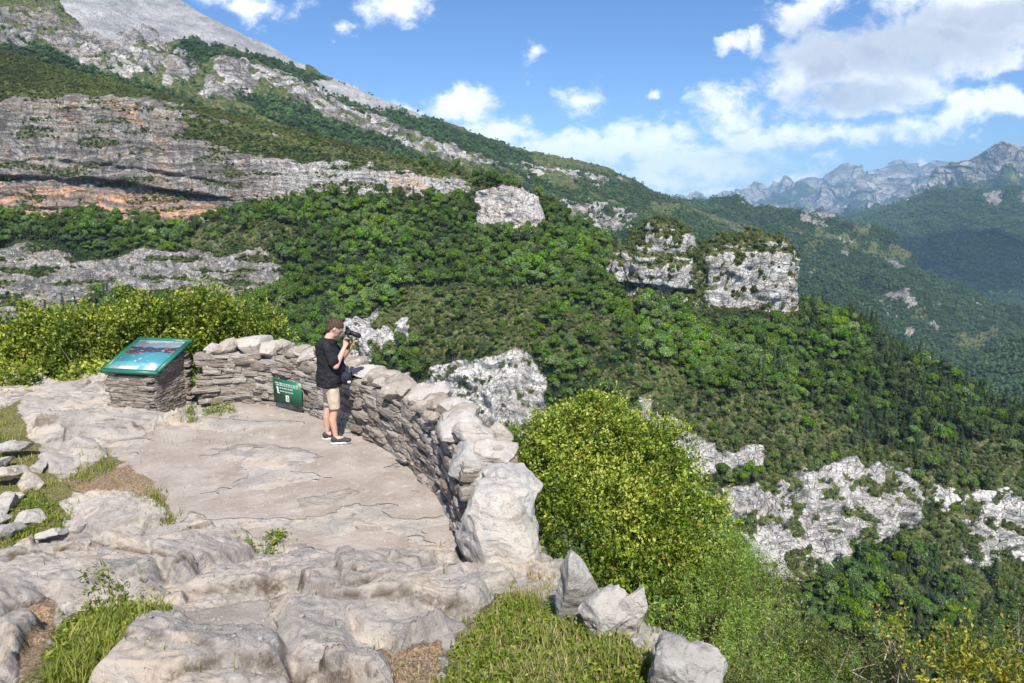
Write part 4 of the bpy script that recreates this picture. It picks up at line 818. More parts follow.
# the core that closes the gaps
ss = np.linspace(.02, L-.1, 120); c, n = wat(ss); bm = bmesh.new(); rings = []
for i in range(len(ss)):
    p = c[i]; q = n[i]; tz = topz(ss[i])-.02
    rings.append([bm.verts.new((p[0]+q[0]*a-wl_o[0], p[1]+q[1]*a-wl_o[1], z)) for a, z in ((.09, -.2), (.12, tz), (.50, tz), (.50, -1.3))])
for a, b in zip(rings, rings[1:]):
    for k in range(4): bm.faces.new((a[k], a[(k+1) % 4], b[(k+1) % 4], b[k]))
bm.faces.new(rings[0]); bm.faces.new(rings[-1][::-1])
link('wall_core', bm_mesh(bm), plain('wall_gap_earth', (.07, .055, .04), .95, .05, .3, 30), wl)
s = .0; k = 0
cope_src = []
while s < L-.35:
    l = RNG.uniform(.2, .46)*(1+.25*float(sst(5, 9, s))); sc = s+l/2; s += l*.86; c, n = wat(sc); hh = RNG.uniform(.22, .38); tz = topz(sc); wdt = RNG.uniform(.44, .62)
    o = rock('coping_stone', (0, 0, 0), (l*1.25, wdt, hh), (0, 0, 0), 100+k, None, parent=wl, mat=M_cope, planes=30, sub=5 if sc > 5 else 4, sharp=.6, amp=.035, ledge=.0)
    at = o.data.attributes.new('var', 'FLOAT', 'POINT'); at.data.foreach_set('value', np.full(len(o.data.vertices), RNG.uniform(.2, 1), np.float32))
    o.location = Vector((c[0]+n[0]*(.29+RNG.normal()*.05), c[1]+n[1]*(.29+RNG.normal()*.05), tz+hh*.24))-Vector(wl_o); o.rotation_euler = (RNG.normal()*.22, RNG.normal()*.25, math.atan2(-n[0], n[1])+RNG.normal()*.2); k += 1
    for _ in range(int(RNG.integers(1, 3))):
        d = RNG.uniform(.1, .22); o = rock('coping_stone', (0, 0, 0), (d*1.4, d, d*.8), (0, 0, 0), 300+k, None, parent=wl, mat=M_cope, planes=12, sub=3, sharp=.7, amp=.06); k += 1
        at = o.data.attributes.new('var', 'FLOAT', 'POINT'); at.data.foreach_set('value', np.full(len(o.data.vertices), RNG.uniform(.2, 1), np.float32))
        oo = RNG.choice([.12, .48]) + RNG.normal()*.05; c2, n2 = wat(sc+RNG.uniform(-.15, .15)); o.location = Vector((c2[0]+n2[0]*oo, c2[1]+n2[1]*oo, tz+.03+RNG.uniform(0, .1)))-Vector(wl_o); o.rotation_euler = tuple(RNG.uniform(-.6, .6, 3))
# boulders that end the wall
def boulder(c, dim, rot, seed, label, **k):
    rock('boulder', c, dim, rot, seed, label, 'boulder', None, M_pale, **k)
bl = pt(470, 455, 6.9); 
boulder(pt(478, 462, 6.35), (.62, .6, .42), (8, -4, 20), 61, 'flat pale boulder on top of the wall, just before the tall end slab', planes=16, sharp=.72, amp=.05)
boulder(pt(508, 482, 5.95), (.62, .42, .34), (0, 10, -12), 62, 'boulder with a beak pointing right over the bush, on the wall end', planes=14, sharp=.66, amp=.06)
boulder(pt(502, 532, 5.55), (.70, .85, 1.30), (-14, 2, 12), 63, 'tall leaning grey slab that ends the wall, grass at its foot', planes=18, sharp=.74, amp=.05)
boulder(pt(478, 578, 5.15), (.40, .25, .2), (0, 5, -10), 65, 'small grey boulder in the crack at the foot of the end slab', planes=14, sharp=.7, amp=.05)

# loose stones piled on the left
pile = [((18, 452), .50, .34, .16), ((8, 480), .42, .3, .18), ((30, 482), .30, .26, .2), ((4, 505), .4, .3, .2), ((14, 497), .28, .2, .13), ((28, 520), .34, .26, .18), ((40, 466), .2, .2, .14), ((-4, 465), .4, .3, .2), ((10, 532), .36, .3, .18), ((0, 520), .3, .3, .16), ((22, 470), .24, .2, .12), ((80, 528), .34, .16, .12), ((55, 537), .3, .16, .1)]
for i, ((a, b), w, d, h) in enumerate(pile):
    p = hit([a], [b+5], ground_h)[0]
    rock('loose_stone', (p[0], p[1], p[2]+h*.32+(.1 if i < 2 else 0)), (w, d, h), tuple(RNG.uniform(-14, 14, 2))+(RNG.uniform(0, 90),), 70+i, 'grey angular stone in the loose pile at the left edge of the path', 'stone', 'loose stones piled at the left edge', planes=13, sub=4, sharp=.66, amp=.06)
# pebbles and chips scattered on the grit: nobody counts them
Vp = []; Fp = []; of = 0; pm = rock_mesh((1, .8, .55), 5, planes=10, sub=1, amp=.03); pv = get_co(pm); pf = np.array([list(p.vertices) for p in pm.polygons])
n = 4200; px_ = RNG.uniform(60, 470, n*3); py_ = RNG.uniform(410, 683, n*3); q = hit(px_, py_); keep = sdpoly(q[:, 0], q[:, 1], edge) > .5; q = q[keep][:n]; q[:, 2] = ground_h(q[:, 0], q[:, 1])
for p in q:
    s = .006+RNG.exponential(.006); a = RNG.uniform(0, 6.28); ca, sa = math.cos(a), math.sin(a); v = pv*s*RNG.uniform(.7, 1.3, 3); v = st(v[:, 0]*ca-v[:, 1]*sa, v[:, 0]*sa+v[:, 1]*ca, v[:, 2]); Vp.append(v+p); Fp.append(pf+of); of += len(pv)
o = link('pebbles', mesh_np(np.concatenate(Vp), np.concatenate(Fp), n=3), M_rock, smooth=False); tag(o, 'small pebbles and stone chips scattered over the grit', 'pebbles', kind='stuff')

# ------------------------------------------------------------------ plants of the viewpoint
def grass_patch(name, polys, n, H, mat, label, W=.005, lean=.5, hv=.35):
    P = []
    for poly, share in polys:
        poly = np.array(poly, float); lo = poly.min(0)-10; hi = poly.max(0)+10; m = int(n*share*3); x = RNG.uniform(lo[0], hi[0], m); y = RNG.uniform(lo[1], hi[1], m)
        k = RNG.uniform(size=m) < sst(-9, 16, sdpoly(x, y, poly)+16*fbm(st(x/22, y/22, 0*x), 3)); x = x[k][:int(n*share)]; y = y[k][:int(n*share)]; P.append(hit(x, y))
    P = np.concatenate(P); k = fbm(P*3.1+6, 3)+RNG.normal(size=len(P))*.35 > -.25; P = P[k]; P[:, 2] = ground_h(P[:, 0], P[:, 1])-.01
    Hh = H*RNG.gamma(5, .2, len(P))*(1+.5*np.clip(fbm(P*2+2, 2), -.6, 1)); v = np.clip(.5+.3*fbm(P*2.5, 3)+RNG.normal(size=len(P))*.16, 0, .94)
    o = link(name, grass_mesh(P, Hh, W, lean, v), mat, smooth=False); tag(o, label, 'grass', kind='stuff')
grass_patch('grass', [([(48, 690), (60, 655), (85, 620), (115, 602), (150, 608), (168, 622), (150, 640), (115, 660), (95, 690)], 1)], 9000, .055, L_grass, 'bright green tussock grass below the lichen spotted boulder', .004, .9)
grass_patch('grass', [([(420, 700), (440, 668), (470, 625), (505, 598), (545, 606), (585, 630), (650, 650), (720, 700)], .8), ([(495, 640), (505, 590), (540, 590), (540, 620)], .2)], 15000, .042, L_grass, 'green grass on the bank beside the standing stones', .004, .6)
grass_patch('dry_grass', [([(440, 700), (480, 640), (530, 615), (590, 640), (680, 665), (720, 700)], .8), ([(500, 600), (545, 560), (550, 600)], .2)], 11000, .04, L_dry, 'dry straw coloured grass on the bank beside the standing stones', .0035, .8)
grass_patch('grass', [([(-20, 600), (-20, 500), (20, 470), (75, 515), (60, 545), (0, 560)], .4), ([(-20, 470), (-20, 400), (14, 404), (22, 440), (40, 470)], .2), ([(60, 486), (84, 462), (118, 456), (116, 466), (80, 488)], .16), ([(148, 494), (166, 500), (172, 524), (158, 520)], .1), ([(150, 630), (175, 626), (172, 640), (150, 642)], .1)], 9000, .055, L_grass, 'green grass between the left hand rocks and the path', .004, .7)
grass_patch('dry_grass', [([(70, 490), (120, 462), (170, 500), (180, 530), (150, 540), (110, 500)], .5), ([(165, 422), (205, 412), (240, 406), (235, 398), (190, 408), (165, 414)], .3), ([(240, 545), (290, 538), (280, 550), (245, 556)], .15), ([(380, 660), (420, 655), (440, 690), (400, 700)], .15)], 4000, .035, L_dry, 'short dry grass in the cracks of the path rock', .003, .9)

grass_patch('dry_grass', [([(60, 700), (20, 600), (60, 530), (160, 500), (200, 540), (330, 585), (480, 590), (470, 700), (300, 700)], .5), ([(100, 440), (200, 420), (300, 412), (320, 430), (150, 500), (60, 480)], .3), ([(440, 560), (470, 500), (480, 580)], .2)], 700, .045, L_olive, 'sparse wiry weeds in the joints of the bedrock', .003, .9)
def weed_patch(name, poly, n, mat, label):
    poly = np.array(poly, float); m = n*3; x = RNG.uniform(poly[:, 0].min(), poly[:, 0].max(), m); y = RNG.uniform(poly[:, 1].min(), poly[:, 1].max(), m); k = sdpoly(x, y, poly)+14*fbm(st(x/14, y/14, 0*x), 2) > 2; P = hit(x[k][:n], y[k][:n]); P[:, 2] = ground_h(P[:, 0], P[:, 1])
    Pl = np.repeat(P, 7, 0)+RNG.normal(size=(len(P)*7, 3))*.022*np.array([1, 1, .4]); Pl[:, 2] += np.abs(RNG.normal(size=len(Pl)))*.018+.008; D = RNG.normal(size=Pl.shape)*np.array([1, 1, .45]); Ls = RNG.uniform(.018, .04, len(Pl)); V, Q = leaf_quads(Pl, D, Ls, Ls*.5)
    o = link(name, mesh_np(V, Q, {'var': np.repeat(np.clip(RNG.normal(.45, .2, len(Pl)), 0, .94), 4)}), mat, smooth=False); tag(o, label, 'weeds', kind='stuff')
weed_patch('ground_weeds', [(440, 700), (470, 640), (500, 600), (550, 600), (600, 640), (680, 670), (700, 700)], 900, L_green, 'low leafy weeds among the grass of the bank')
weed_patch('ground_weeds', [(50, 640), (90, 605), (150, 600), (175, 630), (140, 655), (60, 690)], 420, L_green, 'low leafy weeds around the bright green tussock')
weed_patch('ground_weeds', [(165, 425), (200, 402), (245, 398), (235, 412), (190, 424)], 260, L_green, 'low weeds at the foot of the table pedestal')
weed_patch('ground_weeds', [(10, 560), (20, 480), (70, 510), (60, 545)], 260, L_green, 'low weeds between the loose stones and the path')
weed_patch('ground_weeds', [(240, 552), (250, 536), (290, 534), (280, 552)], 90, L_green, 'small leafy weeds in the crack of the front slab')
def bp(px, py, Y): return tuple(float(v) for v in pt(px, py, Y))
# big boxwood bush outside the wall
def lobes_px(base, L): # lobes given by centre pixel, depth, radii
    return [(pt(a, b, Y)-np.array(base), r) for a, b, Y, r in L]
b0 = (1.0, 6.5, -2.3)
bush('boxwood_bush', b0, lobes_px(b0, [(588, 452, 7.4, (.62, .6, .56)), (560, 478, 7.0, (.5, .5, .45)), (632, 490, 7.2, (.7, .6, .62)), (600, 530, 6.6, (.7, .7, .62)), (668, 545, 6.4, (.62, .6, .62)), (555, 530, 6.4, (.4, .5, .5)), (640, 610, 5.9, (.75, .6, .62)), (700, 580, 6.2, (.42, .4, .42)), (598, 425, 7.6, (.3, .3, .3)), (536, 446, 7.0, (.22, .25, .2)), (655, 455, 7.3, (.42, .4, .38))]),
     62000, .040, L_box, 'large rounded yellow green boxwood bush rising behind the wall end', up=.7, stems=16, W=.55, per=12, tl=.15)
b0 = (-.1, 6.9, -.9)
b0 = (1.55, 5.1, -1.9)
bush('feathery_bush', b0, lobes_px(b0, [(742, 600, 5.2, (.26, .26, .34)), (712, 640, 4.9, (.3, .3, .3)), (762, 655, 4.8, (.34, .3, .3)), (735, 560, 5.4, (.14, .14, .2)), (705, 600, 5.3, (.2, .2, .2)), (690, 690, 4.5, (.3, .3, .25)), (770, 700, 4.5, (.35, .3, .25))]),
     23000, .028, L_feather, 'soft bright green feathery bush right of the craggy rock', up=1.2, stems=12, W=.22, per=12, tl=.16)
# hedge of shrubs behind the table and beyond the left end of the wall
hb = [(-30, 375, 14.5, 1.25), (22, 372, 13.9, 1.0), (60, 352, 14.5, 1.25), (100, 345, 14.0, 1.05), (150, 332, 15.0, 1.15), (196, 330, 15.0, 1.1), (232, 335, 15.3, .95), (262, 345, 15.6, .75), (-10, 410, 12.0, .7), (40, 392, 12.9, .65), (100, 388, 12.7, .55)]
hl = ['dark leafy shrub cut by the left edge of the frame, behind the rocks', 'broad shrub left of the table among the hedge row', 'tallest shrub left of the information table', 'shrub directly behind the low front edge of the information table', 'yellow green shrub rising behind the raised edge of the table', 'yellow green shrub behind the gap between table and wall', 'bright shrub behind the left end of the wall', 'smallest shrub at the right end of the hedge row behind the wall', 'green shrub by the loose stones at the left edge', 'low shrub in front of the hedge, left of the table', 'low pale shrub touching the left side of the table pedestal']
for i, (a, b, Yd, r) in enumerate(hb):
    c = pt(a, b, Yd); zb = float(base_h(np.array([c[0]]), np.array([c[1]]))[0]); zb = min(zb, c[2]-r*.9)
    b0 = (c[0], c[1], zb)
    lb = [(np.array([RNG.uniform(-.8, .8)*r, RNG.uniform(-.3, .3)*r, c[2]-zb+RNG.uniform(-.6, .35)*r]), (r*RNG.uniform(.22, .42),)*2+(r*RNG.uniform(.25, .5),)) for _ in range(14)]+[(np.array([0, 0, (c[2]-zb)*.45]), (r*.8, r*.6, (c[2]-zb)*.5))]
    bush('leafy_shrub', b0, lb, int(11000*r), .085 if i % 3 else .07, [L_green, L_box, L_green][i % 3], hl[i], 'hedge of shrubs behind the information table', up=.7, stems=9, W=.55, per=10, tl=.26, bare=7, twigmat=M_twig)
# low shrubs at the bottom right edge
lo = [((815, 668, 4.6), .34, L_olive, 'olive green twiggy shrub at the bottom edge right of the feathery bush', 7000, .022), ((880, 690, 4.4), .3, L_olive, 'small dry shrub with pale stalks at the bottom edge', 4500, .02), ((778, 590, 6.0), .24, L_olive, 'reddish olive shrub at the shoulder of the feathery bush', 4000, .022),
      ((1000, 640, 4.2), .42, L_olive, 'grey twigged shrub in the bottom right corner', 3500, .022), ((958, 672, 3.9), .2, L_yellow, 'small shrub with yellowing leaves near the bottom right corner', 1500, .034), ((1012, 690, 3.7), .22, L_yellow, 'yellow leaved shrub cut by the bottom right corner', 1100, .034), ((735, 700, 4.0), .3, L_olive, 'low olive shrub under the feathery bush', 5000, .022), ((892, 640, 4.5), .10, L_yellow, 'thin upright sprig with yellow leaves above the bottom edge', 320, .028)]
for i, ((a, b, Yd), r, m, lab, nl, ls) in enumerate(lo):
    c = pt(a, b, Yd); b0 = (c[0]-.05, c[1]-.1, c[2]-r*2.2)
    lb = [(np.array([.05+RNG.uniform(-.6, .6)*r, .1+RNG.uniform(-.5, .5)*r, r*2.2+RNG.uniform(-.6, .4)*r]), (r*.5, r*.5, r*.5)) for _ in range(6)]+[(np.array([0, 0, r*.9]), (r*.6, r*.6, r*.9))]
    bush('low_shrub', b0, lb, nl, ls, m, lab, 'low shrubs along the drop', up=1.0, stems=10, W=.45, per=8, tl=.2, bare=3, twigmat=M_twig, sr=.35)
# ------------------------------------------------------------------ information table
z0, z1 = .68, .98
_BL, _BR, _TL, _TR = gpt(99, 371, z0), gpt(156, 374, z0), gpt(143, 340, z1), gpt(196.5, 342, z1)
u = (_BR-_BL)[:2]; PW = float(np.linalg.norm(u)); u = u/PW; v = np.array([-u[1], u[0]]); PDh = float((((_TR-_BR)+(_TL-_BL))[:2]/2)@v)
_o = (_BL+_BR)[:2]/2+v*.09; ang = math.atan2(u[1], u[0]); lu = PW-.2
tb = empty('information_table', (*_o, 0), ang); tag(tb, 'stone pedestal with a tilted green framed picture panel at the left end of the wall', 'information table')
tbl = Matrix.Translation(tb.location)@Matrix.Rotation(ang, 4, 'Z')
D = PDh-.18; W_ = lu; z0 -= .02; z1 -= .04
Vs = []; Fs = []; vars_ = []; off = 0
for face in range(4):
    ln = W_ if face in (0, 2) else D
    for row in range(20):
        s = -ln/2+RNG.uniform(-.1, 0); zz = -.08+row*.045
        while s < ln/2-.03:
            l = min(RNG.uniform(.1, .34), ln/2-s+.01); c = s+l/2; s += l
            zt = {0: z0, 2: z1}.get(face, z0+(z1-z0)*((c+ln/2)/ln if face == 1 else (ln/2-c)/ln))-.05
            if zz > zt-.02: continue
            a = face*math.pi/2; lx, ly = c, -(D/2 if face in (0, 2) else W_/2)+.05
            x = lx*math.cos(a)-ly*math.sin(a); y = lx*math.sin(a)+ly*math.cos(a)
            add_stone((x, y+D/2, zz+.02), (math.cos(a), math.sin(a)), (-math.sin(a), math.cos(a)), (l*1.05, .12+RNG.uniform(0, .02), .05), RNG.normal()*.01)
link('stonework', mesh_np(np.concatenate(Vs), np.concatenate(Fs), {'var': np.concatenate(vars_)*.5}), mat_wall('pedestal_stone', 1.05), tb)
bm = bmesh.new(); box(bm, (0, D/2, .18), (W_-.06, D-.06, .58)); me = bm_mesh(bm); Vv = get_co(me); k = Vv[:, 2] > .3; Vv[k, 2] = np.where(Vv[k, 1] < D/2, z0-.05, z1-.07); set_co(me, Vv); link('pedestal_core', me, M_wall, tb)
M_green = plain('green_painted_metal', (.02, .16, .10), .35, .5, .1, 6)
tilt = math.atan2(z1-z0, D); PD = math.hypot(PDh, .30)
pan = empty('panel', (0, D/2, (z0+z1)/2+.04)); pan.parent = tb; pan.rotation_euler = (tilt, 0, 0)
bm = bmesh.new()
for c, s in (((0, -PD/2+.035, 0), (PW, .07, .055)), ((0, PD/2-.035, 0), (PW, .07, .055)), ((-PW/2+.035, 0, 0), (.07, PD-.14, .053)), ((PW/2-.035, 0, 0), (.07, PD-.14, .053))): box(bm, c, s, None, .006)
link('frame', bm_mesh(bm), M_green, pan)
bm = bmesh.new(); box(bm, (0, 0, -.018), (PW-.1, PD-.1, .02)); link('back_board', bm_mesh(bm), M_green, pan)
t = NT('landscape_print'); O = t.obj(); sx = t.n('ShaderNodeSeparateXYZ', {0: O}); n1 = t.noise(t.mapping(O, (2.2, 5, 1)), 1, 4, .6, .6); n2 = t.noise(t.mapping(O, (6, 12, 1)), 1, 4, .6)
yy = t.math('ADD', sx.outputs[1], t.math('MULTIPLY', t.math('SUBTRACT', n1, .5), .5))
c = t.mix(t.step(yy, .02, .10), (.06, .24, .30), (.06, .06, .09)); c = t.mix(t.step(yy, .2, .26), c, (.28, .36, .45)); c = t.mix(t.step(yy, .34, .4), c, (.72, .72, .74)); c = t.mix(t.step(yy, -.18, -.25), c, (.12, .36, .42)); c = t.mix(t.step(yy, -.33, -.38), c, (.35, .42, .45))
c = t.mix(t.math('MULTIPLY', t.step(n2, .56, .62), t.step(yy, -.1, .15)), c, (.6, .16, .1)); c = t.mix(t.math('MULTIPLY', t.step(n2, .40, .36), .8), c, (.62, .5, .4))
M_print = t.out(c, .25, None, .6)
bm = bmesh.new(); box(bm, (0, 0, 0), (PW-.13, PD-.13, .018)); link('picture', bm_mesh(bm), M_print, pan)
M_cap = plain('white_caption', (.75, .78, .78), .4)
for _c, _s in (((-.08, -PD/2+.14, .0115), (PW*.34, .09, .003)), ((PW*.28, -PD/2+.18, .0115), (PW*.16, .14, .003))):
    bm = bmesh.new(); box(bm, _c, _s); link('caption_strip', bm_mesh(bm), M_cap, pan)

# ------------------------------------------------------------------ green sign on the wall
s_at = lambda px, py: (lambda g: wall_len[np.argmin(((wall_in-g[:2])**2).sum(1))])(gpt(px, py))
s_mid = s_at(293, 410)+.05; c, n = wat(s_mid); 
zc = float(CAMZ+ray(292, 391)[1]*(c[1]-.02))
ang = math.atan2(n[0], -n[1])+math.pi
sg = empty('wall_sign', (c[0]-n[0]*.10, c[1]-n[1]*.10, zc), math.atan2(-n[0], n[1])); tag(sg, 'small green sign with white lettering fixed to the inner face of the wall', 'sign')
SW, SH = .66, .38
bm = bmesh.new(); box(bm, (0, 0, 0), (SW, .012, SH), None, .003); link('sign_board', bm_mesh(bm), plain('sign_green', (.012, .13, .07), .4, .5, .06, 5), sg)
M_white = plain('sign_white', (.8, .82, .8), .5, .3, .03)
bm = bmesh.new()
def glyphs(x0, x1, z, h):     # worn lettering: short strokes, word gaps
    x = x0
    while x < x1:
        for _ in range(int(RNG.integers(3, 8))):
            if x > x1: break
            w = h*.55; k = RNG.integers(0, 4)
            box(bm, (x+.001, -.0075, z), (h*.2, .002, h))
            if k in (0, 1): box(bm, (x+w*.35, -.0075, z+h*.4), (w*.55, .002, h*.2))
            if k in (0, 2): box(bm, (x+w*.35, -.0075, z-h*.4), (w*.55, .002, h*.2))
            if k in (1, 3): box(bm, (x+w*.6, -.0075, z), (h*.2, .002, h)) 
            x += w*1.35
        x += h*.55
for _g in ((-.27, .26, .125), (-.25, .25, .095), (-.17, .14, .05), (-.17, .15, .0)):
    bm = bmesh.new(); glyphs(*_g, .017); link('line_of_lettering', bm_mesh(bm), M_white, sg, smooth=False)
bm = bmesh.new()
box(bm, (-.225, -.0075, .06), (.03, .002, .02)); box(bm, (-.215, -.0075, .01), (.03, .002, .09)); box(bm, (-.2, -.0075, -.04), (.045, .002, .014)); box(bm, (-.238, -.0075, .035), (.03, .002, .012))
link('pictogram', bm_mesh(bm), M_white, sg, smooth=False); bm = bmesh.new(); box(bm, (.0, -.0075, -.105), (.075, .002, .1)); link('pictogram', bm_mesh(bm), M_white, sg, smooth=False)
bm = bmesh.new(); ellipsoid(bm, (.004, -.0095, -.085), (.013, .002, .013), None, 1); box(bm, (-.008, -.0095, -.125), (.016, .002, .035)); box(bm, (.02, -.0095, -.12), (.012, .002, .045)); link('pictogram_figure', bm_mesh(bm), M_green, sg, smooth=False)

# ------------------------------------------------------------------ the photographer (local x = the way he faces, z up)
foot = gpt(334, 441); yaw = R(14)
man = empty('person', (foot[0], foot[1], float(ground_h(foot[:1], foot[1:2])[0])), yaw)
tag(man, 'man in black t-shirt and beige shorts holding a camera to his eye', 'person')
t = NT('skin'); nn = t.noise(t.obj(), 25, 3); M_skin = t.out(t.mix(nn, (.55, .32, .22), (.66, .42, .32)), .5, None, .35)
M_shirt = plain('black_cotton', (.022, .022, .026), .85, .2, .3, 18); M_shorts = plain('beige_cotton', (.56, .46, .36), .85, .15, .1, 18); M_hair = plain('brown_hair', (.075, .045, .03), .7, .3, .35, 60)
M_shoe = plain('dark_grey_shoe', (.045, .05, .06), .7, .3, .3, 40); M_sole = plain('white_sole', (.7, .7, .68), .6); M_black = plain('black_plastic', (.012, .012, .014), .4, .5); M_strap = plain('strap', (.02, .02, .022), .7)
bm = bmesh.new()
hipz = .90
loft(bm, [((-.02, 0, .86), .11, .155, 0), ((-.02, 0, .95), .125, .165, 0), ((.0, 0, 1.08), .13, .155, 0), ((.0, 0, 1.25), .125, .17, 0), ((-.015, 0, 1.38), .10, .18, .1), ((-.005, 0, 1.45), .07, .12, .2)], 20)
for s in (-1, 1):        # legs: right leg (s=-1) nearest the viewer, half a step ahead
    hx = .02 if s < 0 else -.02; kx = .035 if s < 0 else -.045; ax = .03 if s < 0 else -.085
    capsule(bm, (hx-.01, s*.09, .88), (kx, s*.10, .49), .084, .052); capsule(bm, (kx, s*.10, .49), (kx-.035, s*.10, .34), .049, .053); capsule(bm, (kx-.035, s*.10, .34), (ax, s*.105, .09), .053, .031)
    capsule(bm, (ax, s*.105, .08), (ax+.11, s*.115, .05), .038, .034)
# shoulders and arms
SHd = {-1: (-.02, -.185, 1.385), 1: (.0, .185, 1.385)}; EL = {-1: (.085, -.25, 1.13), 1: (.17, .20, 1.13)}; WR = {-1: (.215, -.11, 1.36), 1: (.32, .08, 1.33)}
for s in (-1, 1):
    capsule(bm, SHd[s], EL[s], .052, .042); capsule(bm, EL[s], WR[s], .043, .027)
    capsule(bm, (0, 0, 1.42), SHd[s], .07, .055)
# neck and head bent forward over the viewfinder
capsule(bm, (-.015, 0, 1.42), (.065, 0, 1.54), .066, .06)
hr = Matrix.Rotation(R(38), 3, 'Y'); hc = Vector((.105, 0, 1.60))
ellipsoid(bm, hc, (.098, .076, .112), hr, 3); ellipsoid(bm, hc+hr@Vector((.035, 0, -.06)), (.062, .055, .06), hr, 3)
capsule(bm, hc+hr@Vector((.092, 0, .012)), hc+hr@Vector((.112, 0, -.024)), .010, .014, 8)     # nose
capsule(bm, hc+hr@Vector((.085, -.03, .03)), hc+hr@Vector((.085, .03, .03)), .012, .012, 8)    # brow
capsule(bm, hc+hr@Vector((.085, -.018, -.06)), hc+hr@Vector((.085, .018, -.06)), .009, .009, 8); capsule(bm, hc+hr@Vector((.07, -.01, -.1)), hc+hr@Vector((.07, .01, -.1)), .018, .018, 8)
for s in (-1, 1): ellipsoid(bm, hc+hr@Vector((-.01, s*.079, -.01)), (.020, .009, .032), hr, 2)
# hands: right on the grip, left under the lens
camc = Vector((.255, -.005, 1.545)); lensd = Vector((.95, 0, -.42)).normalized()
def hand(wr, palm_to, side, curl):
    wr = Vector(wr); d = (Vector(palm_to)-wr).normalized(); lat = Vector(side).normalized(); lat = (lat-d*lat.dot(d)).normalized(); nn_ = d.cross(lat)
    pc = wr+d*.05
    for q in (-.024, -.008, .008, .024): capsule(bm, wr+lat*q*.6, wr+d*.085+lat*q*1.1, .016, .0125, 8)
    for q, ln in ((-.030, .068), (-.010, .078), (.010, .073), (.029, .058)):
        a = wr+d*.085+lat*q; b = a+(d*.8+nn_*curl*.6)*ln*.45; c_ = b+(d*.25+nn_*curl)*ln*.35; e = c_+(-d*.3+nn_*curl)*ln*.25
        capsule(bm, a, b, .0095, .0088, 8); capsule(bm, b, c_, .0088, .008, 8); capsule(bm, c_, e, .008, .007, 8)
    a = wr+d*.03-lat*.024; b = a+(d*.5-lat*.75)*.045; e = b+(d*.9+nn_*curl*.4)*.03; capsule(bm, a, b, .0125, .0105, 8); capsule(bm, b, e, .0105, .0085, 8)
hand(WR[-1], (.255, -.075, 1.53), (-.3, 0, .25), 1.0)
hand(WR[1], (.37, .0, 1.47), (0, 1, 0), -.6)
body = link('body', voxel(bm, .0065, [('SMOOTH', dict(factor=.6, iterations=3))]), M_skin, man)
# clothes
bm = bmesh.new()
loft(bm, [((-.02, 0, .82), .165, .20, 0), ((-.01, 0, .92), .175, .205, 0), ((.02, 0, 1.05), .185, .20, 0), ((.005, 0, 1.22), .175, .21, 0), ((-.035, 0, 1.36), .145, .21, .12), ((-.025, 0, 1.43), .105, .16, .2), ((-.005, 0, 1.475), .075, .09, .3)], 24)
for s in (-1, 1): capsule(bm, (0, s*.05, 1.40), SHd[s], .085, .076); a = Vector(SHd[s]); e = a.lerp(Vector(EL[s]), .74); capsule(bm, a, e, .074, .07)
me = voxel(bm, .011, [('SMOOTH', dict(factor=.6, iterations=4))]); Vv = get_co(me); Nv = get_no(me); set_co(me, Vv+Nv*(.010*fbm(Vv*np.array([6, 6, 9]), 3)+.010*ridged(Vv*np.array([5, 5, 14])+3*Vv[:, [2]], 3)*sst(1.25, .95, Vv[:, 2]))[:, None])
link('t_shirt', me, M_shirt, man)
bm = bmesh.new()
loft(bm, [((-.02, 0, .80), .115, .165, 0), ((-.02, 0, .92), .125, .172, 0)], 20)
for s in (-1, 1):
    hx = .02 if s < 0 else -.02; kx = .035 if s < 0 else -.045; loft(bm, [((kx+.002, s*.102, .505), .078, .083, 0), ((.5*(hx+kx), s*.098, .68), .088, .09, 0), ((hx-.015, s*.088, .84), .105, .092, 0)], 18)
me = voxel(bm, .011, [('SMOOTH', dict(factor=.5, iterations=2))]); Vv = get_co(me); Nv = get_no(me); set_co(me, Vv+Nv*(.008*fbm(Vv*np.array([8, 8, 5])+4, 3))[:, None]); link('shorts', me, M_shorts, man)
bm = bmesh.new()
ellipsoid(bm, hc+hr@Vector((-.012, 0, .022)), (.106, .085, .108), hr, 3); ellipsoid(bm, hc+hr@Vector((-.05, 0, -.02)), (.06, .078, .09), hr, 3)
me = voxel(bm, .006); Vv = get_co(me); Nv = get_no(me); set_co(me, Vv+Nv*(.007*fbm(Vv*55, 3))[:, None])
bm = bmesh.new(); bm.from_mesh(me); hi_ = hr.transposed(); dl = []
for v_ in bm.verts:
    q_ = hi_@(v_.co-hc)
    if (q_.x > .052 and q_.z < .055) or (q_.z < -.035 and q_.x > -.045) or (q_.z < .02 and q_.x > -.005): dl.append(v_)
bmesh.ops.delete(bm, geom=dl, context='VERTS'); me = bm_mesh(bm); link('hair', me, M_hair, man)
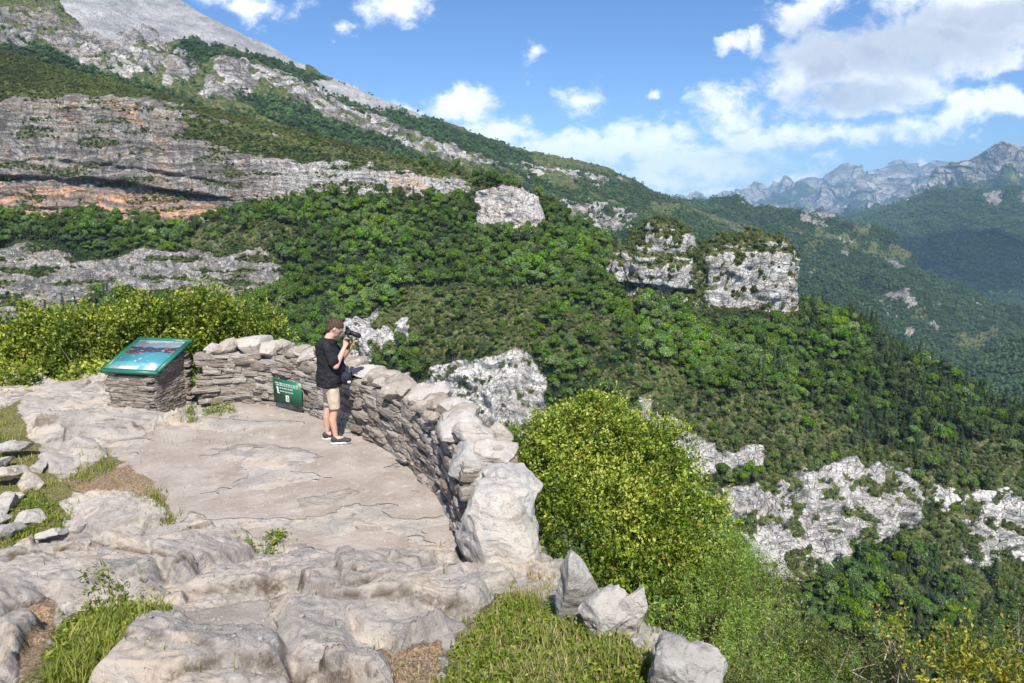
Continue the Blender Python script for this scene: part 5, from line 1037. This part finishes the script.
for s in (-1, 1):
    ax = .03 if s < 0 else -.085; yw = .0; bm = bmesh.new()
    ellipsoid(bm, (ax-.015, s*.107, .06), (.058, .046, .055), None, 3); ellipsoid(bm, (ax+.06, s*.112, .05), (.10, .044, .042), None, 3); ellipsoid(bm, (ax+.15, s*.12, .04), (.06, .047, .032), None, 3)
    me = voxel(bm, .006, [('SMOOTH', dict(factor=.5, iterations=4))]); Vv = get_co(me); Vv[:, 2] = np.maximum(Vv[:, 2], .022); set_co(me, Vv); sh_ = link('shoe', me, M_shoe, man)
    bm = bmesh.new(); loft(bm, [((ax+.07, s*.113, .0), .142, .045, 0), ((ax+.07, s*.113, .012), .146, .048, 0), ((ax+.07, s*.113, .026), .142, .046, 0)], 24); link('sole', bm_mesh(bm), M_sole, sh_)
    bm = bmesh.new(); capsule(bm, (ax+.02, s*.105+s*0, .085), (ax+.085, s*.112, .075), .010, .008, 8); link('laces', bm_mesh(bm), M_sole, sh_)
# what he carries: camera with lens and strap, a black pouch at the waist, all things of their own
mw = Matrix.Translation(man.location)@Matrix.Rotation(yaw, 4, 'Z')
cam_t = empty('held_camera', mw@camc, yaw); tag(cam_t, 'black camera with a long lens held to the man\'s eye', 'camera')
lr = lensd.to_track_quat('X', 'Z').to_matrix()
bm = bmesh.new(); box(bm, (0, 0, 0), (.055, .135, .085), lr, .01); box(bm, (0, 0, .055), (.05, .05, .035), lr, .01); box(bm, (.02, -.06, -.01), (.05, .03, .08), lr, .01); link('camera_body', bm_mesh(bm), M_black, cam_t)
bm = bmesh.new(); capsule(bm, lensd*.03, lensd*.11, .033, .033, 20); capsule(bm, lensd*.10, lensd*.16, .036, .037, 20); link('lens', bm_mesh(bm), M_black, cam_t)
bm = bmesh.new(); pts = [Vector((0, -.075, .02)), Vector((.005, -.10, -.06)), Vector((.02, -.11, -.15)), Vector((-.01, -.10, -.22)), Vector((-.06, -.08, -.20)), Vector((-.09, -.06, -.12)), Vector((-.17, -.055, -.10))]
for a, b in zip(pts, pts[1:]): capsule(bm, a, b, .012, .012, 8)
link('strap', bm_mesh(bm), M_strap, cam_t)
pch = empty('pouch', mw@Vector((.20, -.09, .93)), yaw); tag(pch, 'dark rounded pouch hanging at the man\'s waist on the wall side', 'pouch')
bm = bmesh.new(); ellipsoid(bm, (0, 0, 0), (.085, .075, .085), None, 3); box(bm, (-.02, 0, -.03), (.12, .13, .11), None, .03); link('pouch_body', voxel(bm, .008, [('SMOOTH', dict(factor=.6, iterations=5))]), plain('dark_blue_nylon', (.02, .022, .035), .7, .3, .2), pch)
bm = bmesh.new(); box(bm, (.045, -.055, -.055), (.045, .035, .03), None, .006); link('flap', bm_mesh(bm), M_white, pch)
# ------------------------------------------------------------------ trees: the nearest 290 one by one, the rest as woodland
SPEC = [('broadleaf_tree', m) for m in TREE_ME['broad']]+[('conifer', m) for m in TREE_ME['conifer']]+[('pine_tree', m) for m in TREE_ME['pine']]+[('scrub_bush', m) for m in TREE_ME['shrub']]
CATN = {'broadleaf_tree': 'tree', 'conifer': 'tree', 'pine_tree': 'tree', 'scrub_bush': 'bush'}
WORD = {'broadleaf_tree': 'round green broadleaf tree', 'conifer': 'dark pointed conifer', 'pine_tree': 'dark open crowned pine', 'scrub_bush': 'low bush'}
qx, qy, _ = proj(TB); Hh = np.where(kd >= 7, 1.6, 8.5)*sc_/TB[:, 1]
vis = (qx > 300) & (qx < 1020) & (qy > 215) & (qy < 668) & ~((qx < 480) & (qy > 350)) & ~((qx > 500) & (qx < 790) & (qy > 395+np.clip(qx-650, 0, 200)*1.0)) & (kd < 7)
vis &= ~((qx > 690) & (qx < 800) & (qy > 545))
order = np.argsort(-np.where(vis, Hh, -1))[:290]; ind = np.zeros(len(TB), bool); ind[order] = True
def place(px, py):
    if py > 540: return 'on the shaded gorge floor below the white cliffs'
    if px > 800 and py < 470: return 'on the spur falling right of the rock tower'
    if px > 800: return 'among the white cliffs at the right edge'
    if px > 600: return 'on the slope between the rock tower and the white cliffs'
    if py > 320: return 'on the ledges around the pale cliff behind the wall'
    return 'in the wooded bowl between the long cliff and the wall'
first = {}
def mk(k, loc, s, lab, grp):
    nm, me = SPEC[k]; o = bpy.data.objects.new(nm, me) if k not in first else first[k].copy(); COL.objects.link(o)
    if k not in first: first[k] = o
    o.location = loc; o.scale = (s, s, s); o.rotation_euler = (0, 0, RNG.uniform(0, 6.28)); tag(o, lab, CATN[nm], grp); return o
for i in order:
    k = int(kd[i]); nm = SPEC[k][0]; pl = place(qx[i], qy[i])
    mk(k, TB[i], float(sc_[i]), WORD[nm]+' '+pl, WORD[nm]+'s '+pl)
for k in range(9):
    if k not in first:
        i = [j for j in range(len(TB)) if kd[j] == k and 640 < qx[j] < 1000 and 400 < qy[j] < 470][0]; ind[i] = True
        mk(k, TB[i], float(sc_[i]), WORD[SPEC[k][0]]+' on the dry bank above the white cliffs', WORD[SPEC[k][0]]+'es above the white cliffs')
pr = [first[k] for k in range(9)]
r = ~ind
scatter('woodland', TB[r], kd[r], sc_[r], pr, 'unbroken woodland and scrub over the canyon slopes', 'woodland')
scatter('tower_scrub', BT, 7+RNG.integers(0, 2, len(BT)), RNG.uniform(.6, 1.7, len(BT)), pr, 'scrub clinging to the top and ledges of the rock tower', 'scrub')
fo = bpy.data.objects.new('small_tree', TREE_ME['far'][0]); COL.objects.link(fo); j = np.argmin(np.abs(proj(FC)[0]-830)+np.abs(proj(FC)[1]-300)); fo.location = FC[j]; tag(fo, 'single small tree in the wooded slope right of the rock tower', 'tree')
for nm, FP, sc0, lab in (('mountain_woodland', FA, 1.15, 'dark woodland bands on the great mountain flank'), ('valley_woodland', FC, 1.5, 'woodland on the hills beyond the rock tower'), ('far_woodland', FD, 3.2, 'dark woodland on the hill across the valley'), ('hill_woodland', FE, 1.4, 'woodland on the low hill at the right edge')):
    scatter(nm, FP, np.zeros(len(FP)), RNG.uniform(.65, 1.3, len(FP))*sc0, [fo], lab, 'woodland')

# ------------------------------------------------------------------ sun, sky, clouds, air
SUN_EL = R(52); SUN_AZ = R(170)       # azimuth measured clockwise from +Y; the sun stands behind the viewer's left shoulder
sdir = Vector((math.sin(SUN_AZ)*math.cos(SUN_EL), math.cos(SUN_AZ)*math.cos(SUN_EL), math.sin(SUN_EL)))
sl = bpy.data.lights.new('sun', 'SUN'); sl.energy = 5.0; sl.angle = R(.53); sl.color = (1, .955, .89); so = bpy.data.objects.new('sun', sl); COL.objects.link(so); so.rotation_euler = (-sdir).to_track_quat('-Z', 'Y').to_euler()
w = bpy.data.worlds.new('World'); SC.world = w; w.use_nodes = True; t = NT('', w)
sky = t.n('ShaderNodeTexSky', sky_type='NISHITA', sun_disc=False, sun_elevation=SUN_EL, sun_rotation=SUN_AZ, altitude=1000, air_density=1.0, dust_density=.6, ozone_density=2.2)
G = t.n('ShaderNodeTexCoord').outputs['Generated']; s3 = t.n('ShaderNodeSeparateXYZ', {0: G})
yv = t.math('MAXIMUM', t.math('ABSOLUTE', s3.outputs[1]), .05)
U = t.math('DIVIDE', s3.outputs[0], yv); Vv_ = t.math('DIVIDE', s3.outputs[2], yv); fr = t.math('GREATER_THAN', s3.outputs[1], 0)
UV = t.n('ShaderNodeCombineXYZ', {0: U, 1: Vv_, 2: t.math('MULTIPLY', fr, 3.0)}).outputs[0]
blobs = [(460, 100, 30, 13, 1), (502, 131, 38, 17, 1), (395, 14, 36, 15, .7), (345, 38, 12, 6, .5), (245, 4, 36, 12, .8), (540, 57, 11, 8, .55), (585, 100, 16, 10, .45), (652, 97, 6, 5, .7), (727, 43, 14, 6, .85), (750, 41, 8, 6, .8),
 (735, 103, 40, 17, .95), (560, 148, 42, 16, .85), (640, 140, 60, 18, .9), (700, 158, 80, 22, .9), (620, 172, 90, 16, .65), (760, 128, 50, 16, .8), (795, 70, 20, 20, .9), (820, 168, 12, 7, .8),
 (870, 60, 80, 34, 1.2), (940, 42, 110, 32, 1.2), (1010, 12, 110, 34, 1.1), (798, 20, 26, 18, 1), (860, 95, 70, 16, .9), (990, 68, 44, 13, .9), (840, 134, 80, 13, .75), (985, 113, 52, 15, 1), (925, 163, 17, 7, .9), (905, 128, 40, 9, .6), (730, 188, 70, 9, .45), (405, 108, 12, 5, .5)]
acc = None; n_w = t.n('ShaderNodeTexNoise', {'Vector': UV, 'Scale': 7.0, 'Detail': 6, 'Roughness': .62}); wv = t.vm('SCALE', t.vm('SUBTRACT', n_w.outputs[1], (.5, .5, .5)), None)
wv.node.inputs['Scale'].default_value = .11
UVw = t.vm('ADD', UV, wv)
for (bx, by, ra, rb, st_) in blobs:
    cx_, cz_ = [float(q) for q in ray(bx, by)]
    d = t.vm('LENGTH', t.vm('MULTIPLY', t.vm('SUBTRACT', UVw, (cx_, cz_, 3.0)), (F/ra*.72, F/rb*.72, 1)))
    v_ = t.math('MULTIPLY', t.math('SUBTRACT', 1.0, d), st_)
    acc = v_ if acc is None else t.n('ShaderNodeMath', {0: acc, 1: v_, 2: .08}, operation='SMOOTH_MAX').outputs[0]
nz = t.noise(t.mapping(UV, (1, 1.5, 1)), 16, 8, .6, .3); nzf = t.noise(t.mapping(UV, (1, 1.3, 1)), 60, 6, .65, .4); nzb = t.noise(t.vm('ADD', UV, (0.006, .014, 0)), 9, 6, .6); nz2 = t.noise(t.mapping(UV, (1, 2, 1)), 3.2, 4, .6)
dns = t.math('ADD', acc, t.math('ADD', t.math('MULTIPLY', t.math('SUBTRACT', nz, .52), 2.2), t.math('MULTIPLY', t.math('SUBTRACT', nzf, .5), .7)))
back = t.math('MULTIPLY', t.math('SUBTRACT', nz2, .5), 3)
dns = t.n('ShaderNodeMix', {0: fr, 2: back, 3: dns}, data_type='FLOAT').outputs[0]
alpha = t.step(dns, -.14, .66)
big = None
for (bx, by, ra, rb) in [(905, 45, 110, 22), (850, 88, 60, 14), (990, 20, 80, 16), (830, 60, 30, 16)]:
    cx_, cz_ = [float(q) for q in ray(bx, by)]; d = t.math('SUBTRACT', 1.25, t.vm('LENGTH', t.vm('MULTIPLY', t.vm('SUBTRACT', UVw, (cx_, cz_, 3.0)), (F/ra*.7, F/rb*.7, 1))))
    big = d if big is None else t.math('MAXIMUM', big, d)
shade = t.math('MULTIPLY', t.step(t.math('ADD', big, t.math('MULTIPLY', t.math('SUBTRACT', nzb, .5), 1.6)), -.1, .9), .85)
shade = t.math('ADD', shade, t.math('MULTIPLY', t.step(nzb, .52, .35), .2), clamp=True)
SKYS = .082; CLB = 1.12
cc = t.mix(shade, (.93*CLB, .95*CLB, .98*CLB), (.40*CLB, .45*CLB, .53*CLB))
bgc = t.vm('SCALE', t.mix(1.0, sky.outputs[0], (.66, .93, 1.3), 'MULTIPLY')); bgc.node.inputs['Scale'].default_value = SKYS
fin = t.mix(t.math('MULTIPLY', alpha, .95), bgc, cc)
bg = t.n('ShaderNodeBackground', {'Color': fin, 'Strength': 1.0}); t.n('ShaderNodeOutputWorld', {'Surface': bg.outputs[0]})

# cloud overhead, outside the frame, that shades the hill across the valley
t = NT('cloud_white'); t.n('ShaderNodeOutputMaterial', {'Surface': t.n('ShaderNodeMixShader', {0: .55, 1: t.n('ShaderNodeBsdfDiffuse', {'Color': (.85, .87, .9, 1)}).outputs[0], 2: t.n('ShaderNodeBsdfTransparent').outputs[0]}).outputs[0]}); M_cloud = t.m
def cloud(target, size, seed, zc):
    tgt = Vector([float(q) for q in target]); c = tgt+sdir*((zc-tgt.z)/sdir.z); bm = bmesh.new(); rg = np.random.default_rng(seed)
    for k in range(9): ellipsoid(bm, (rg.uniform(-.6, .6)*size[0], rg.uniform(-.6, .6)*size[1], rg.uniform(0, .5)*size[2]), (size[0]*rg.uniform(.3, .55), size[1]*rg.uniform(.3, .55), size[2]*rg.uniform(.4, .8)), None, 3)
    me = voxel(bm, max(size)/28); V = get_co(me); set_co(me, V+get_no(me)*(max(size)*.12*fbm(V/max(size)*5+seed, 4))[:, None]); o = link('cloud', me, M_cloud); o.location = c; tag(o, kind='structure')
cloud(pt(1000, 255, 5000), (1000, 700, 300), 8, 2300)
# the air
if HAZE:
    bm = bmesh.new(); box(bm, (2000, 9500, 50), (49000, 44000, 3104)); hz = link('haze', bm_mesh(bm), [], None, False); tag(hz, 'thin blue summer haze filling the valleys', 'haze', kind='stuff')
    t = NT('air'); pv = t.n('ShaderNodeVolumePrincipled', {'Color': (.42, .70, 1.0, 1), 'Density': HAZE, 'Anisotropy': -.3}); t.n('ShaderNodeOutputMaterial', {'Volume': pv.outputs[0]}); t.m.volume_intersection_method = 'ACCURATE' if False else t.m.volume_intersection_method; hz.data.materials.append(t.m)
    t.m.cycles.homogeneous_volume = True if hasattr(t.m.cycles, 'homogeneous_volume') else None

cam = bpy.data.cameras.new('camera'); cam.lens = 24; cam.sensor_width = 36; cam.clip_start = .05; cam.clip_end = 120000
co = bpy.data.objects.new('camera', cam); COL.objects.link(co); co.location = (0, 0, CAMZ); co.rotation_euler = (math.pi/2-PITCH, 0, 0); SC.camera = co
SC.view_settings.view_transform = 'Standard'; SC.view_settings.look = 'None'; SC.view_settings.exposure = EXPO; SC.view_settings.gamma = 1
SC.cycles.use_denoising = True; SC.cycles.denoiser = 'OPENIMAGEDENOISE'
SC.cycles.max_bounces = 5; SC.cycles.diffuse_bounces = 2; SC.cycles.glossy_bounces = 1; SC.cycles.transmission_bounces = 3; SC.cycles.volume_bounces = 0; SC.cycles.transparent_max_bounces = 4
SC.cycles.use_adaptive_sampling = False
